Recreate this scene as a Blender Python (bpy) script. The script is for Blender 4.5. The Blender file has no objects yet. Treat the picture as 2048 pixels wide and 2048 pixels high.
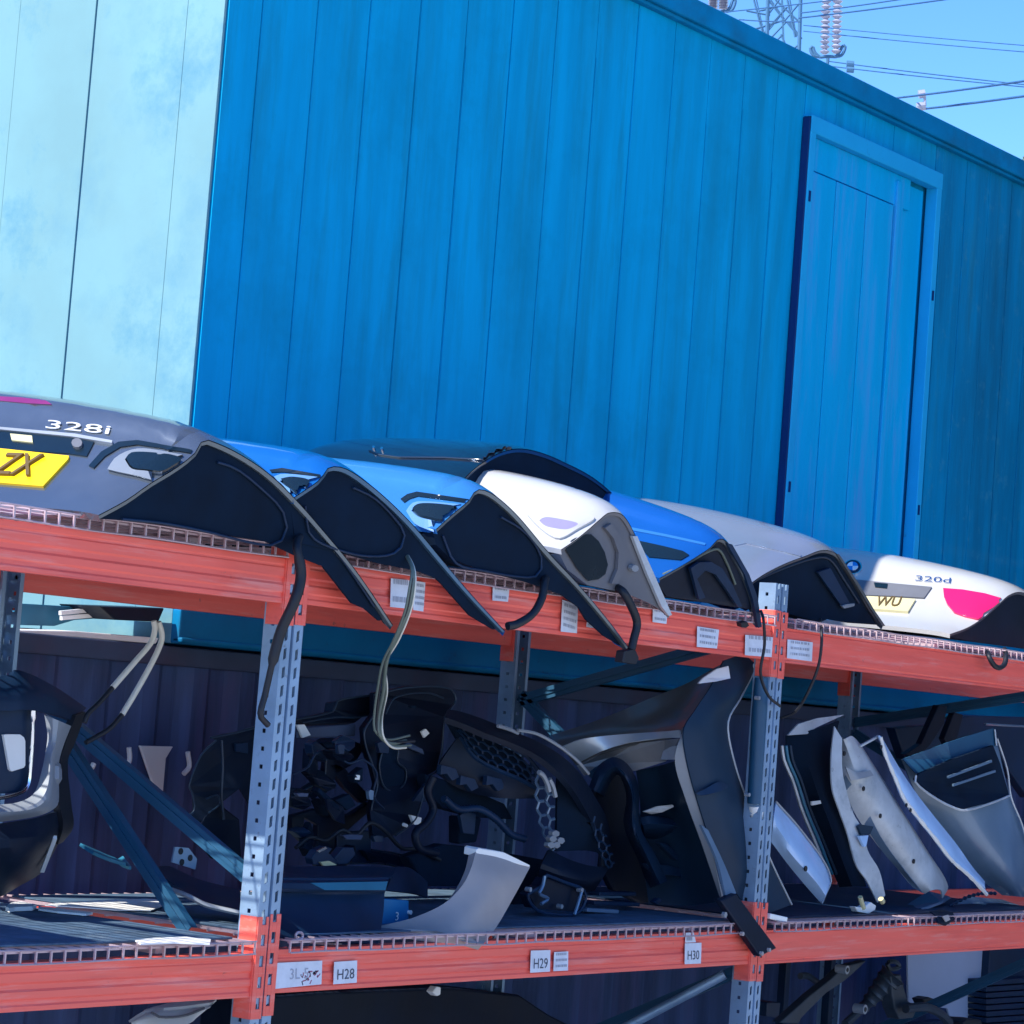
import bpy, bmesh, math, random
from mathutils import Vector, Matrix, geometry, noise
from mathutils.bvhtree import BVHTree
random.seed(7)
S = bpy.context.scene
COL = S.collection

# ------------------------------------------------------------------ camera
F = 5362.5                                   # focal length in 2048-pixel units
CP = Vector((-5.7456, -4.9009, 1.60))
RT = Vector((0.58141866, -0.81000314, 0.07646736))
UP = Vector((-0.10476585, 0.01866701, 0.99432171))
FW = Vector((0.80683112, 0.58612837, 0.07400732))
cd = bpy.data.cameras.new('camera')
cam = bpy.data.objects.new('camera', cd); COL.objects.link(cam)
cd.sensor_width = 36; cd.lens = 36 * F / 2048; cd.clip_start = 0.1; cd.clip_end = 3000
cam.matrix_world = Matrix(((RT.x, UP.x, -FW.x, CP.x), (RT.y, UP.y, -FW.y, CP.y), (RT.z, UP.z, -FW.z, CP.z), (0, 0, 0, 1)))
S.camera = cam
S.render.resolution_x = S.render.resolution_y = 1024

# ------------------------------------------------------------------ light
SUN_EL, SUN_AZ = 43.0, 15.5        # the sun stands beyond -X, SUN_AZ degrees round towards +Y
ts = Vector((-math.cos(math.radians(SUN_AZ)), math.sin(math.radians(SUN_AZ)), 0)) * math.cos(math.radians(SUN_EL)) + Vector((0, 0, math.sin(math.radians(SUN_EL))))
sl = bpy.data.lights.new('sun', 'SUN'); sl.energy = 3.8; sl.angle = math.radians(0.5); sl.color = (1.0, 0.95, 0.86)
so = bpy.data.objects.new('sun', sl); COL.objects.link(so)
so.rotation_euler = ts.to_track_quat('Z', 'Y').to_euler(); so.location = (-8, 2, 12)
W = bpy.data.worlds.new('World'); S.world = W; W.use_nodes = True
nt = W.node_tree; bg = nt.nodes['Background']
sky = nt.nodes.new('ShaderNodeTexSky'); sky.sky_type = 'NISHITA'; sky.sun_disc = False
sky.sun_elevation = math.radians(SUN_EL); sky.sun_rotation = math.atan2(ts.x, ts.y)
sky.air_density = 1.0; sky.dust_density = 0.0; sky.ozone_density = 3.5; sky.altitude = 1800
hs = nt.nodes.new('ShaderNodeHueSaturation'); hs.inputs['Saturation'].default_value = 1.25; hs.inputs['Hue'].default_value = 0.510; hs.inputs['Value'].default_value = 1.0
nt.links.new(sky.outputs[0], hs.inputs['Color']); nt.links.new(hs.outputs[0], bg.inputs[0]); bg.inputs[1].default_value = 0.15
S.view_settings.view_transform = 'Standard'; S.view_settings.look = 'None'
S.view_settings.exposure = 1.12; S.view_settings.gamma = 1.0

# ------------------------------------------------------------------ helpers
def ray(x, y): return FW + RT * ((x - 1024) / F) - UP * ((y - 1024) / F)
def at(x, y, Y):
    d = ray(x, y); return CP + d * ((Y - CP.y) / d.y)
def atx(x, y, X):
    d = ray(x, y); return CP + d * ((X - CP.x) / d.x)
def atz(x, y, Z):
    d = ray(x, y); return CP + d * ((Z - CP.z) / d.z)
def far(x, y, D): return CP + ray(x, y) * D
def c4(x, y): return (x / 2.278, 1200 + y / 2.278)
def c5(x, y): return (500 + x / 2.8406, 1280 + y / 2.8406)
def c6(x, y): return (980 + x / 2.841, 1280 + y / 2.841)
def c7(x, y): return (1480 + x / 2.8415, 1280 + y / 2.8415)
def c8(x, y): return (x / 3.717, 1380 + y / 3.717)
def k1(x, y): return (x / 2.76, 760 + y / 2.76)
def k2(x, y): return (600 + x / 2.415, 840 + y / 2.415)
def k3(x, y): return (1240 + x / 2.391, 960 + y / 2.391)
def kb(x, y): return (1448 + x / 3.22, 1800 + y / 3.22)
def ks(x, y): return (1348 + x / 2.76, y / 2.76)
def kl(x, y): return (450 + x / 3.864, 1750 + y / 3.864)
def pts(conv, lst):
    """crop coordinates (x, y, depth) -> points in the yard"""
    return [at(*conv(a, b), c) for a, b, c in lst]

def mat(name, col, rough=0.5, metal=0.0, var=0.12, scale=3.0, dirt=None, dirt_amt=0.0, dirt_scale=2.0, coat=0.0,
        bump=0.0, bump_scale=40.0, streak=False, spec=0.5, flecks=None, blotch=None):
    m = bpy.data.materials.new(name); m.use_nodes = True
    n = m.node_tree.nodes; l = m.node_tree.links; b = n['Principled BSDF']
    b.inputs['Roughness'].default_value = rough; b.inputs['Metallic'].default_value = metal
    b.inputs['Coat Weight'].default_value = coat; b.inputs['Coat Roughness'].default_value = 0.06
    b.inputs['Specular IOR Level'].default_value = spec
    tc = n.new('ShaderNodeTexCoord')
    mp = n.new('ShaderNodeMapping'); l.new(tc.outputs['Object'], mp.inputs[0])
    if streak == 'h': mp.inputs['Scale'].default_value = (0.45, 2.0, 7.0)
    elif streak: mp.inputs['Scale'].default_value = (3.5, 3.5, 0.35)
    nz = n.new('ShaderNodeTexNoise'); nz.inputs['Scale'].default_value = scale; nz.inputs['Detail'].default_value = 6; nz.inputs['Roughness'].default_value = 0.6
    l.new(mp.outputs[0], nz.inputs['Vector'])
    mr = n.new('ShaderNodeMapRange'); mr.inputs['From Min'].default_value = 0.3; mr.inputs['From Max'].default_value = 0.7
    mr.inputs['To Min'].default_value = 1 - var; mr.inputs['To Max'].default_value = 1 + var
    l.new(nz.outputs['Fac'], mr.inputs['Value'])
    mul = n.new('ShaderNodeVectorMath'); mul.operation = 'SCALE'; mul.inputs[0].default_value = col[:3]
    l.new(mr.outputs[0], mul.inputs['Scale'])
    out = mul.outputs[0]
    if dirt:
        n2 = n.new('ShaderNodeTexNoise'); n2.inputs['Scale'].default_value = dirt_scale; n2.inputs['Detail'].default_value = 8; n2.inputs['Roughness'].default_value = 0.68
        l.new(mp.outputs[0], n2.inputs['Vector'])
        cr = n.new('ShaderNodeMapRange'); cr.inputs['From Min'].default_value = 0.52; cr.inputs['From Max'].default_value = 0.75
        cr.inputs['To Min'].default_value = 0; cr.inputs['To Max'].default_value = dirt_amt
        l.new(n2.outputs['Fac'], cr.inputs['Value'])
        mx = n.new('ShaderNodeMix'); mx.data_type = 'RGBA'
        l.new(cr.outputs[0], mx.inputs[0]); l.new(out, mx.inputs[6]); mx.inputs[7].default_value = (*dirt[:3], 1)
        out = mx.outputs[2]
    for ly, vec in ((blotch, mp.outputs[0]), (flecks, tc.outputs['Object'])):
        if not ly: continue
        c_, sc_, lo_, hi_, am_ = ly
        n4 = n.new('ShaderNodeTexNoise'); n4.inputs['Scale'].default_value = sc_; n4.inputs['Detail'].default_value = 9; n4.inputs['Roughness'].default_value = 0.72
        l.new(vec, n4.inputs['Vector'])
        r4 = n.new('ShaderNodeMapRange'); r4.inputs['From Min'].default_value = lo_; r4.inputs['From Max'].default_value = hi_; r4.inputs['To Max'].default_value = am_
        l.new(n4.outputs['Fac'], r4.inputs['Value'])
        x4 = n.new('ShaderNodeMix'); x4.data_type = 'RGBA'; l.new(r4.outputs[0], x4.inputs[0]); l.new(out, x4.inputs[6]); x4.inputs[7].default_value = (*c_, 1); out = x4.outputs[2]
    l.new(out, b.inputs['Base Color'])
    rr = n.new('ShaderNodeMapRange'); rr.inputs['To Min'].default_value = max(0.02, rough - 0.08); rr.inputs['To Max'].default_value = min(1, rough + 0.12)
    l.new(nz.outputs['Fac'], rr.inputs['Value']); l.new(rr.outputs[0], b.inputs['Roughness'])
    if bump:
        n3 = n.new('ShaderNodeTexNoise'); n3.inputs['Scale'].default_value = bump_scale; n3.inputs['Detail'].default_value = 4
        l.new(tc.outputs['Object'], n3.inputs['Vector'])
        bp = n.new('ShaderNodeBump'); bp.inputs['Strength'].default_value = bump; bp.inputs['Distance'].default_value = 0.01
        l.new(n3.outputs['Fac'], bp.inputs['Height']); l.new(bp.outputs[0], b.inputs['Normal'])
    return m

M = {}
M['wall_blue'] = mat('container_blue', (0.0, 0.355, 0.64), 0.5, spec=0.08, var=0.14, scale=2.2, dirt=(0.004, 0.25, 0.40), dirt_amt=0.8, dirt_scale=2.6, streak=True, bump=0.05, bump_scale=6, blotch=((0.008, 0.22, 0.33), 0.8, .48, .75, .65), flecks=((0.0, 0.23, 0.38), 1.5, .50, .72, .5))
M['wall_pale'] = mat('container_chalky_sunlit', (0.135, 0.285, 0.315), 0.7, var=0.10, scale=1.6, dirt=(0.06, 0.20, 0.30), dirt_amt=0.7, dirt_scale=1.5, bump=0.04, bump_scale=6, blotch=((0.05, 0.20, 0.30), 1.7, .52, .66, .75))  # chalky worn paint, paled further to carry the end wall's sunlight
M['door_blue'] = mat('door_blue', (0.0, 0.42, 0.76), 0.45, spec=.1, var=0.08, scale=2.0, dirt=(0.09, 0.33, 0.70), dirt_amt=0.6, streak=True, blotch=((0.09, 0.33, 0.72), 1.3, .50, .68, .8))
M['frame_blue'] = mat('door_frame_blue', (0.012, 0.40, 0.72), 0.45, spec=.15, var=0.07, flecks=((0.02, 0.16, 0.34), 12, .60, .72, .5))
M['jamb_dark'] = mat('jamb_shade_blue', (0.002, 0.03, 0.13), 0.6, spec=.2)  # shade of the door frame's side as dark colour; hinge pins share it
M['seam'] = mat('seam_blue', (0.0, 0.15, 0.36), 0.6, spec=.1)
M['rail_blue'] = mat('rail_blue', (0.0, 0.155, 0.33), 0.5, spec=.15, var=0.18, dirt=(0.012, 0.07, 0.15), dirt_amt=0.7, flecks=((0.03, 0.05, 0.08), 10, .60, .70, .6))
M['top_rail'] = mat('top_rail_blue', (0.0, 0.21, 0.42), 0.5, spec=.1, var=0.18, dirt=(0.01, 0.14, 0.25), dirt_amt=0.7, dirt_scale=4)
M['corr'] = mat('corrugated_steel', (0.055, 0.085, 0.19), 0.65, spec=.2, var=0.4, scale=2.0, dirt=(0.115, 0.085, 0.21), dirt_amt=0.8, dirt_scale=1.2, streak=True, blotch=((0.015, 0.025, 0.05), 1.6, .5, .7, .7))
M['corr_rail'] = mat('corrugated_rail', (0.042, 0.064, 0.12), 0.6, spec=.3, var=0.25, dirt=(0.085, 0.05, 0.08), dirt_amt=0.6, flecks=((0.12, 0.06, 0.05), 9, .60, .72, .6))
M['orange'] = mat('beam_orange', (0.88, 0.128, 0.094), 0.42, var=0.08, scale=4.0, dirt=(0.82, 0.36, 0.33), dirt_amt=0.75, dirt_scale=5, streak='h', bump=0.03, bump_scale=15, flecks=((0.16, 0.08, 0.08), 16, .64, .73, .8), blotch=((0.62, 0.07, 0.07), 2.2, .52, .7, .7))
M['galv'] = mat('galvanised_steel', (0.25, 0.37, 0.52), 0.42, 0.4, var=0.2, scale=6, dirt=(0.10, 0.15, 0.22), dirt_amt=0.5, flecks=((0.10, 0.08, 0.07), 24, .60, .72, .75))
M['wire'] = mat('mesh_wire', (0.50, 0.38, 0.42), 0.42, 0.3, var=0.15)  # pink reflection of the beams is put into the wire colour
M['brace'] = mat('brace_blue', (0.008, 0.065, 0.135), 0.5, 0.0, var=0.2)
M['dusty'] = mat('dusty_board', (0.05, 0.10, 0.165), 0.8, var=0.35, scale=9, dirt=(0.20, 0.25, 0.30), dirt_amt=0.6, dirt_scale=14, bump=0.2, bump_scale=30)
M['concrete'] = mat('concrete_ground', (0.50, 0.48, 0.45), 0.9, var=0.2, scale=1.2, dirt=(0.34, 0.33, 0.31), dirt_amt=0.8, bump=0.2, bump_scale=20)
M['black'] = mat('black_plastic', (0.0025, 0.008, 0.022), 0.5, spec=.25, var=0.3, scale=5, dirt=(0.012, 0.022, 0.04), dirt_amt=0.6, bump=0.06)
M['blacksoft'] = mat('black_trim_felt', (0.0025, 0.011, 0.027), 0.9, var=0.25, scale=8, spec=0.15)
M['navy'] = mat('navy_plastic', (0.004, 0.020, 0.055), 0.45, spec=.3, var=0.3, scale=5, dirt=(0.015, 0.04, 0.075), dirt_amt=0.6)
M['rubber'] = mat('black_rubber', (0.004, 0.007, 0.014), 0.55)
M['grey_paint'] = mat('grey_car_paint', (0.135, 0.165, 0.205), 0.17, 0.65, var=0.06, scale=2, dirt=(0.24, 0.27, 0.31), dirt_amt=0.35, dirt_scale=6, coat=0.8)
M['blue_paint'] = mat('bright_blue_car_paint', (0.008, 0.14, 0.46), 0.16, 0.4, var=0.05, scale=2, coat=0.8)
M['light_blue_paint'] = mat('light_blue_car_paint', (0.045, 0.23, 0.55), 0.16, 0.4, var=0.05, scale=2, coat=0.8)
M['white_paint'] = mat('white_car_paint', (0.42, 0.42, 0.42), 0.2, 0.0, var=0.04, scale=2, dirt=(0.5, 0.48, 0.44), dirt_amt=0.25, coat=0.5)
M['black_paint'] = mat('black_car_paint', (0.004, 0.009, 0.020), 0.16, var=0.1, coat=1.0)
M['deep_blue_paint'] = mat('deep_blue_car_paint', (0.008, 0.11, 0.42), 0.16, 0.4, var=0.05, coat=0.6)
M['silver_paint'] = mat('silver_car_paint', (0.27, 0.31, 0.39), 0.2, 0.5, var=0.05, coat=0.6, dirt=(0.34, 0.37, 0.42), dirt_amt=0.3)
M['inner_grey'] = mat('inner_grey_paint', (0.12, 0.125, 0.145), 0.45, var=0.12, scale=5, dirt=(0.09, 0.09, 0.1), dirt_amt=0.5)
M['charcoal_paint'] = mat('charcoal_car_paint', (0.125, 0.13, 0.13), 0.3, 0.25, var=0.15, scale=3, dirt=(0.16, 0.16, 0.16), dirt_amt=0.4, dirt_scale=5, coat=0.4)
M['charcoal_in'] = mat('charcoal_inner', (0.007, 0.026, 0.055), 0.5, spec=.25, var=0.2, scale=4)
M['strip_grey'] = mat('pale_edge_metal', (0.26, 0.29, 0.33), 0.45, 0.2, var=0.15)
M['panel_grey'] = mat('bare_grey_panel', (0.46, 0.50, 0.54), 0.5, 0.2, var=0.2, scale=6, dirt=(0.20, 0.25, 0.30), dirt_amt=0.7, dirt_scale=8, bump=0.15, bump_scale=25, flecks=((0.08, 0.09, 0.10), 26, .62, .72, .7))
M['pale_blue'] = mat('pale_blue_panel', (0.36, 0.56, 0.86), 0.35, 0.1, var=0.12, scale=4, dirt=(0.6, 0.7, 0.82), dirt_amt=0.6, coat=0.4, flecks=((0.15, 0.22, 0.34), 22, .62, .72, .6))
M['steel_blue'] = mat('steel_blue_paint', (0.12, 0.20, 0.31), 0.36, 0.35, var=0.08, coat=0.4, dirt=(0.2, 0.27, 0.36), dirt_amt=.4, dirt_scale=6)
M['white_plastic'] = mat('white_plastic', (0.80, 0.80, 0.78), 0.45, var=0.05)
M['beige'] = mat('beige_plastic', (0.34, 0.315, 0.315), 0.55, var=0.08, scale=6, dirt=(0.30, 0.28, 0.28), dirt_amt=0.5, dirt_scale=8)
M['board_white'] = mat('white_board', (0.36, 0.42, 0.56), 0.6, var=0.06)
M['paper'] = mat('paper_label', (0.62, 0.66, 0.74), 0.7, var=0.10, scale=20)
M['ink'] = mat('label_ink', (0.06, 0.07, 0.10), 0.7)
M['ink_faded'] = mat('label_faded_ink', (0.34, 0.36, 0.43), 0.7)
M['ink_red'] = mat('label_red_ink', (0.30, 0.10, 0.16), 0.7)
M['plate_yellow'] = mat('plate_yellow', (0.85, 0.53, 0.0), 0.35, var=0.04)
M['plate_ink'] = mat('plate_ink', (0.10, 0.06, 0.012), 0.5)
M['plate_pale'] = mat('plate_pale_yellow', (0.55, 0.50, 0.28), 0.45)
M['hem'] = mat('dark_hem', (0.075, 0.10, 0.125), 0.35, 0.4, var=.2)
M['hem_grey'] = mat('grey_hem', (0.13, 0.165, 0.19), 0.3, 0.5, var=.15)
M['hem_blue'] = mat('blue_grey_hem', (0.06, 0.14, 0.24), 0.3, 0.5, var=.15)
M['brake_lens'] = mat('dark_brake_lens', (0.20, 0.02, 0.12), 0.2, coat=.6)
M['rim_blue'] = mat('lamp_rim_blue', (0.10, 0.23, 0.45), 0.3, coat=.4)
M['rim_grey'] = mat('lamp_rim_grey', (0.20, 0.23, 0.27), 0.35, 0.2)
M['badge_grey'] = mat('badge_grey', (0.50, 0.52, 0.54), 0.35, 0.3)
M['wall_teal'] = mat('container_teal_shade', (0.0, 0.26, 0.50), 0.55, spec=0.08, var=0.16, scale=2.2, dirt=(0.02, 0.20, 0.27), dirt_amt=0.85, dirt_scale=2.2, streak=True, blotch=((0.006, 0.13, 0.24), 0.9, .42, .66, .85), flecks=((0.06, 0.30, 0.42), 9, .56, .72, .5))  # teal staining, with the far right shade put into the darker base
M['stack'] = mat('shade_stack_paint', (0.022, 0.040, 0.065), 0.6, spec=.2, var=.2, dirt=(0.05, 0.045, 0.045), dirt_amt=.6, streak=True)
M['highlight'] = mat('pale_highlight', (0.50, 0.56, 0.62), 0.35, 0.4, var=.1)  # wing highlight: sky and ground reflection put into a pale colour
M['mid_grey'] = mat('mid_grey_paint', (0.27, 0.28, 0.31), 0.45, 0.2, var=.12, scale=5)
M['lip'] = mat('moulded_lip', (0.006, 0.022, 0.048), 0.4, var=.3, scale=6)
M['chrome'] = mat('chrome', (0.75, 0.76, 0.78), 0.15, 1.0, var=0.05)
M['red_lamp'] = mat('red_lamp_lens', (0.75, 0.006, 0.10), 0.15, var=0.06, coat=1.0)
M['roundel_blue'] = mat('roundel_blue', (0.02, 0.22, 0.60), 0.3, coat=0.5)
M['dark_glass'] = mat('dark_recess', (0.004, 0.012, 0.02), 0.25)
M['lav'] = mat('lamp_recess_lavender', (0.22, 0.20, 0.42), 0.4)
M['cable_pale'] = mat('pale_cable', (0.62, 0.60, 0.52), 0.5)
M['wire_olive'] = mat('olive_wires', (0.10, 0.13, 0.11), 0.5, var=0.3)
M['blue_box'] = mat('blue_box', (0.012, 0.16, 0.36), 0.5, var=0.15)
M['cast'] = mat('cast_metal', (0.035, 0.05, 0.07), 0.5, 0.4, var=0.35, scale=8, dirt=(0.09, 0.08, 0.07), dirt_amt=0.6)
M['teal'] = mat('teal_panel', (0.012, 0.13, 0.22), 0.5, var=0.2)
M['pylon'] = mat('pylon_steel', (0.06, 0.15, 0.27), 0.8, spec=.1)  # blue of the distant haze is put into the steel colour
M['line'] = mat('power_line_metal', (0.035, 0.10, 0.22), 0.8, spec=.1)
M['ceramic'] = mat('insulator_ceramic', (0.30, 0.32, 0.42), 0.3)
M['leaf'] = mat('leaf_green', (0.06, 0.09, 0.03), 0.7, var=0.4, scale=1)
M['bark'] = mat('bark', (0.08, 0.06, 0.045), 0.9)

class MB:
    def __init__(s): s.v = []; s.f = []; s.m = []
    def add(s, vs, fs, mi=0):
        o = len(s.v); s.v += [Vector(a) for a in vs]
        for f in fs: s.f.append([i + o for i in f]); s.m.append(mi)
    def hexa(s, p, mi=0):
        s.add(p, [(0, 3, 2, 1), (4, 5, 6, 7), (0, 1, 5, 4), (1, 2, 6, 5), (2, 3, 7, 6), (3, 0, 4, 7)], mi)
    def box(s, x0, x1, y0, y1, z0, z1, mi=0):
        s.hexa([(x0, y0, z0), (x1, y0, z0), (x1, y1, z0), (x0, y1, z0), (x0, y0, z1), (x1, y0, z1), (x1, y1, z1), (x0, y1, z1)], mi)
    def bar(s, a, b, w, h, up=(0, 0, 1), mi=0):
        a = Vector(a); b = Vector(b); d = (b - a).normalized(); u = Vector(up)
        x = d.cross(u)
        if x.length < 1e-4: x = d.cross(Vector((1, 0, 0)))
        x.normalize(); u = x.cross(d); x *= w / 2; u *= h / 2
        s.hexa([a - x - u, a + x - u, a + x + u, a - x + u, b - x - u, b + x - u, b + x + u, b - x + u], mi)
    def tube(s, path, r, n=6, mi=0, caps=True):
        path = [Vector(q) for q in path]; k = len(path); rr = r if isinstance(r, (list, tuple)) else [r] * k
        o = len(s.v); prev = None
        for i, q in enumerate(path):
            t = (path[min(i + 1, k - 1)] - path[max(i - 1, 0)])
            if t.length < 1e-9: t = Vector((0, 0, 1))
            t.normalize()
            if prev is None:
                a = t.cross(Vector((0, 0, 1)))
                if a.length < 0.05: a = t.cross(Vector((1, 0, 0)))
            else: a = prev - t * prev.dot(t)
            a.normalize(); prev = a; b = t.cross(a)
            for j in range(n):
                an = 2 * math.pi * j / n; s.v.append(q + a * (math.cos(an) * rr[i]) + b * (math.sin(an) * rr[i]))
        for i in range(k - 1):
            for j in range(n):
                s.f.append([o + i * n + j, o + i * n + (j + 1) % n, o + (i + 1) * n + (j + 1) % n, o + (i + 1) * n + j]); s.m.append(mi)
        if caps:
            s.f.append([o + j for j in range(n)][::-1]); s.m.append(mi)
            s.f.append([o + (k - 1) * n + j for j in range(n)]); s.m.append(mi)
    def slab(s, poly, ext, mi=0):
        """a polygon of any outline given thickness by the vector ext"""
        poly = [Vector(q) for q in poly]; ext = Vector(ext); n = len(poly); o = len(s.v)
        tri = geometry.tessellate_polygon([poly])
        s.v += poly + [q + ext for q in poly]
        for t in tri:
            s.f.append([o + i for i in t]); s.m.append(mi)
            s.f.append([o + n + i for i in t][::-1]); s.m.append(mi)
        for i in range(n):
            j = (i + 1) % n; s.f.append([o + i, o + j, o + n + j, o + n + i]); s.m.append(mi)
    def grid(s, rows, mi=0):
        o = len(s.v); nu = len(rows[0])
        for r in rows: s.v += [Vector(q) for q in r]
        for i in range(len(rows) - 1):
            for j in range(nu - 1):
                s.f.append([o + i * nu + j, o + i * nu + j + 1, o + (i + 1) * nu + j + 1, o + (i + 1) * nu + j]); s.m.append(mi)
    def shell(s, rows, th, mi=0):
        """a sheet of points with real thickness th behind it (away from the yard)"""
        nr = len(rows); nc = len(rows[0]); back = []
        for i in range(nr):
            bk = []
            for j in range(nc):
                a = rows[min(i + 1, nr - 1)][j] - rows[max(i - 1, 0)][j]; b = rows[i][min(j + 1, nc - 1)] - rows[i][max(j - 1, 0)]
                nn = a.cross(b)
                if nn.length < 1e-9: nn = Vector((0, 1, 0))
                nn.normalize()
                if nn.dot(FW) < 0: nn = -nn
                bk.append(rows[i][j] + nn * th)
            back.append(bk)
        o = len(s.v)
        for r in rows: s.v += r
        for r in back: s.v += r
        N = nr * nc
        def q(*a): s.f.append(list(a)); s.m.append(mi)
        for i in range(nr - 1):
            for j in range(nc - 1):
                a, b, c, d = o + i * nc + j, o + i * nc + j + 1, o + (i + 1) * nc + j + 1, o + (i + 1) * nc + j
                q(a, b, c, d); q(a + N, d + N, c + N, b + N)
        for j in range(nc - 1):
            q(o + j, o + j + N, o + j + 1 + N, o + j + 1)
            e = o + (nr - 1) * nc + j; q(e, e + 1, e + 1 + N, e + N)
        for i in range(nr - 1):
            q(o + i * nc, o + (i + 1) * nc, o + (i + 1) * nc + N, o + i * nc + N)
            e = o + i * nc + nc - 1; q(e, e + N, e + nc + N, e + nc)
    def build(s, name, mats, parent=None, smooth=False, bevel=0.0, angle=35, fix=True):
        me = bpy.data.meshes.new(name)
        me.from_pydata([tuple(v) for v in s.v], [], s.f)
        if not isinstance(mats, (list, tuple)): mats = [mats]
        for m in mats: me.materials.append(m if not isinstance(m, str) else M[m])
        for p, mi in zip(me.polygons, s.m): p.material_index = mi
        if fix:
            bm = bmesh.new(); bm.from_mesh(me); bmesh.ops.recalc_face_normals(bm, faces=bm.faces); bm.to_mesh(me); bm.free()
        if smooth:
            for p in me.polygons: p.use_smooth = True
            me.set_sharp_from_angle(angle=math.radians(angle))
        me.update()
        o = bpy.data.objects.new(name, me); COL.objects.link(o)
        if parent: o.parent = parent; o.matrix_parent_inverse = Matrix.Translation(-root_of(parent))
        if bevel:
            b = o.modifiers.new('bevel', 'BEVEL'); b.width = bevel; b.segments = 2; b.limit_method = 'ANGLE'; b.angle_limit = math.radians(40)
        return o
LOC = {}
def root_of(o):
    return LOC.get(o.name, Vector((0, 0, 0)))
def thing(name, label, cat, loc=(0, 0, 0), group=None):
    o = bpy.data.objects.new(name, None); COL.objects.link(o); o.location = loc; o.empty_display_size = 0.1
    LOC[o.name] = Vector(loc); tag(o, label, cat, group); return o
def tag(o, label, cat, group=None):
    o['label'] = label; o['category'] = cat
    if group: o['group'] = group
    return o
def structure(o): o['kind'] = 'structure'; return o

def cr(p, n):
    """Catmull-Rom resampling of a polyline to n points, even in length"""
    p = [Vector(q) for q in p]; out = []
    if len(p) == 2: return [p[0].lerp(p[1], i / (n - 1)) for i in range(n)]
    L = [0]
    for a, b in zip(p, p[1:]): L.append(L[-1] + max((b - a).length, 1e-6))
    for i in range(n):
        t = L[-1] * i / (n - 1); k = 0
        while k < len(p) - 2 and t > L[k + 1]: k += 1
        u = (t - L[k]) / (L[k + 1] - L[k]); p1, p2 = p[k], p[k + 1]
        d = L[k + 1] - L[k]
        m1 = (p2 - p[k - 1]) / (L[k + 1] - L[k - 1]) * d if k > 0 else p2 - p1
        m2 = (p[k + 2] - p1) / (L[k + 2] - L[k]) * d if k + 2 < len(p) else p2 - p1
        out.append(p1 * (2*u**3 - 3*u*u + 1) + m1 * (u**3 - 2*u*u + u) + p2 * (-2*u**3 + 3*u*u) + m2 * (u**3 - u*u))
    return out
def lofted(rails, nu=24, nv=8):
    R = [cr(r, nu) for r in rails]
    if len(R) == 2: return [[R[0][j].lerp(R[1][j], i / (nv - 1)) for j in range(nu)] for i in range(nv)]
    cols = [cr([r[j] for r in R], nv) for j in range(nu)]
    return [[cols[j][i] for j in range(nu)] for i in range(nv)]

def text_geo(txt, height, bold=0.0):
    c = bpy.data.curves.new('t', 'FONT'); c.body = txt; c.size = height / 0.7; c.align_x = 'CENTER'; c.align_y = 'CENTER'; c.offset = bold
    c.resolution_u = 3
    o = bpy.data.objects.new('t', c); COL.objects.link(o)
    dg = bpy.context.evaluated_depsgraph_get(); me = bpy.data.meshes.new_from_object(o.evaluated_get(dg))
    V = [v.co.copy() for v in me.vertices]; Fs = [list(p.vertices) for p in me.polygons]
    bpy.data.objects.remove(o); bpy.data.curves.remove(c); bpy.data.meshes.remove(me)
    return V, Fs
def put_text(mb, txt, height, o, ex, ey, ez, lift=0.001, mi=0, width=None, bold=0.0, th=0.0):
    V, Fs = text_geo(txt, height, bold)
    xs = [v.x for v in V]; k = 1.0
    if width: k = width / (max(xs) - min(xs))
    q = [Vector(o) + ex * (v.x * k) + ey * v.y + ez * (lift + th) for v in V]
    mb.add(q, Fs, mi)
    if th:
        q2 = [p - ez * th for p in q]; from collections import Counter
        ed = Counter()
        for f in Fs:
            for a, b in zip(f, f[1:] + f[:1]): ed[(min(a, b), max(a, b))] += 1
        n = len(q); mb.add(q + q2, [(a, b, b + n, a + n) for (a, b), c in ed.items() if c == 1], mi)

# ------------------------------------------------------------------ ground
g = MB(); g.grid([[(-300, -300, 0), (400, -300, 0)], [(-300, 500, 0), (400, 500, 0)]])
structure(g.build('ground', 'concrete', fix=False))

# ------------------------------------------------------------------ lower corrugated container
CY = 1.50
lc = thing('corrugated_container', 'dark corrugated steel shipping container standing behind the rack under the blue container', 'container', (4, CY + 1.2, 0))
m = MB(); x = -3.0; prof = []
while x < 9.3:
    prof += [(x, CY), (x + .072, CY), (x + .125, CY + .036), (x + .197, CY + .036)]; x += .25
zz = [0.16, 0.6, 1.1, 1.672]
m.grid([[(a, b, z) for a, b in prof] for z in zz])
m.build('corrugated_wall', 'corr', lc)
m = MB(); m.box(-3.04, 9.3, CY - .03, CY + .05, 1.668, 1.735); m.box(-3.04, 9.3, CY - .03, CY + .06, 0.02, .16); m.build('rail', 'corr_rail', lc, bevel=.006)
m = MB(); m.box(-3.0, 9.3, CY + .06, CY + 2.4, 1.60, 1.70); m.box(-3.0, 9.3, CY + 2.3, CY + 2.4, 0.02, 1.6); m.box(-3.04, -3.0, CY - .03, CY + 2.4, .02, 1.735); m.box(9.3, 9.34, CY - .03, CY + 2.4, .02, 1.735)
m.build('roof', 'corr', lc)

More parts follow.
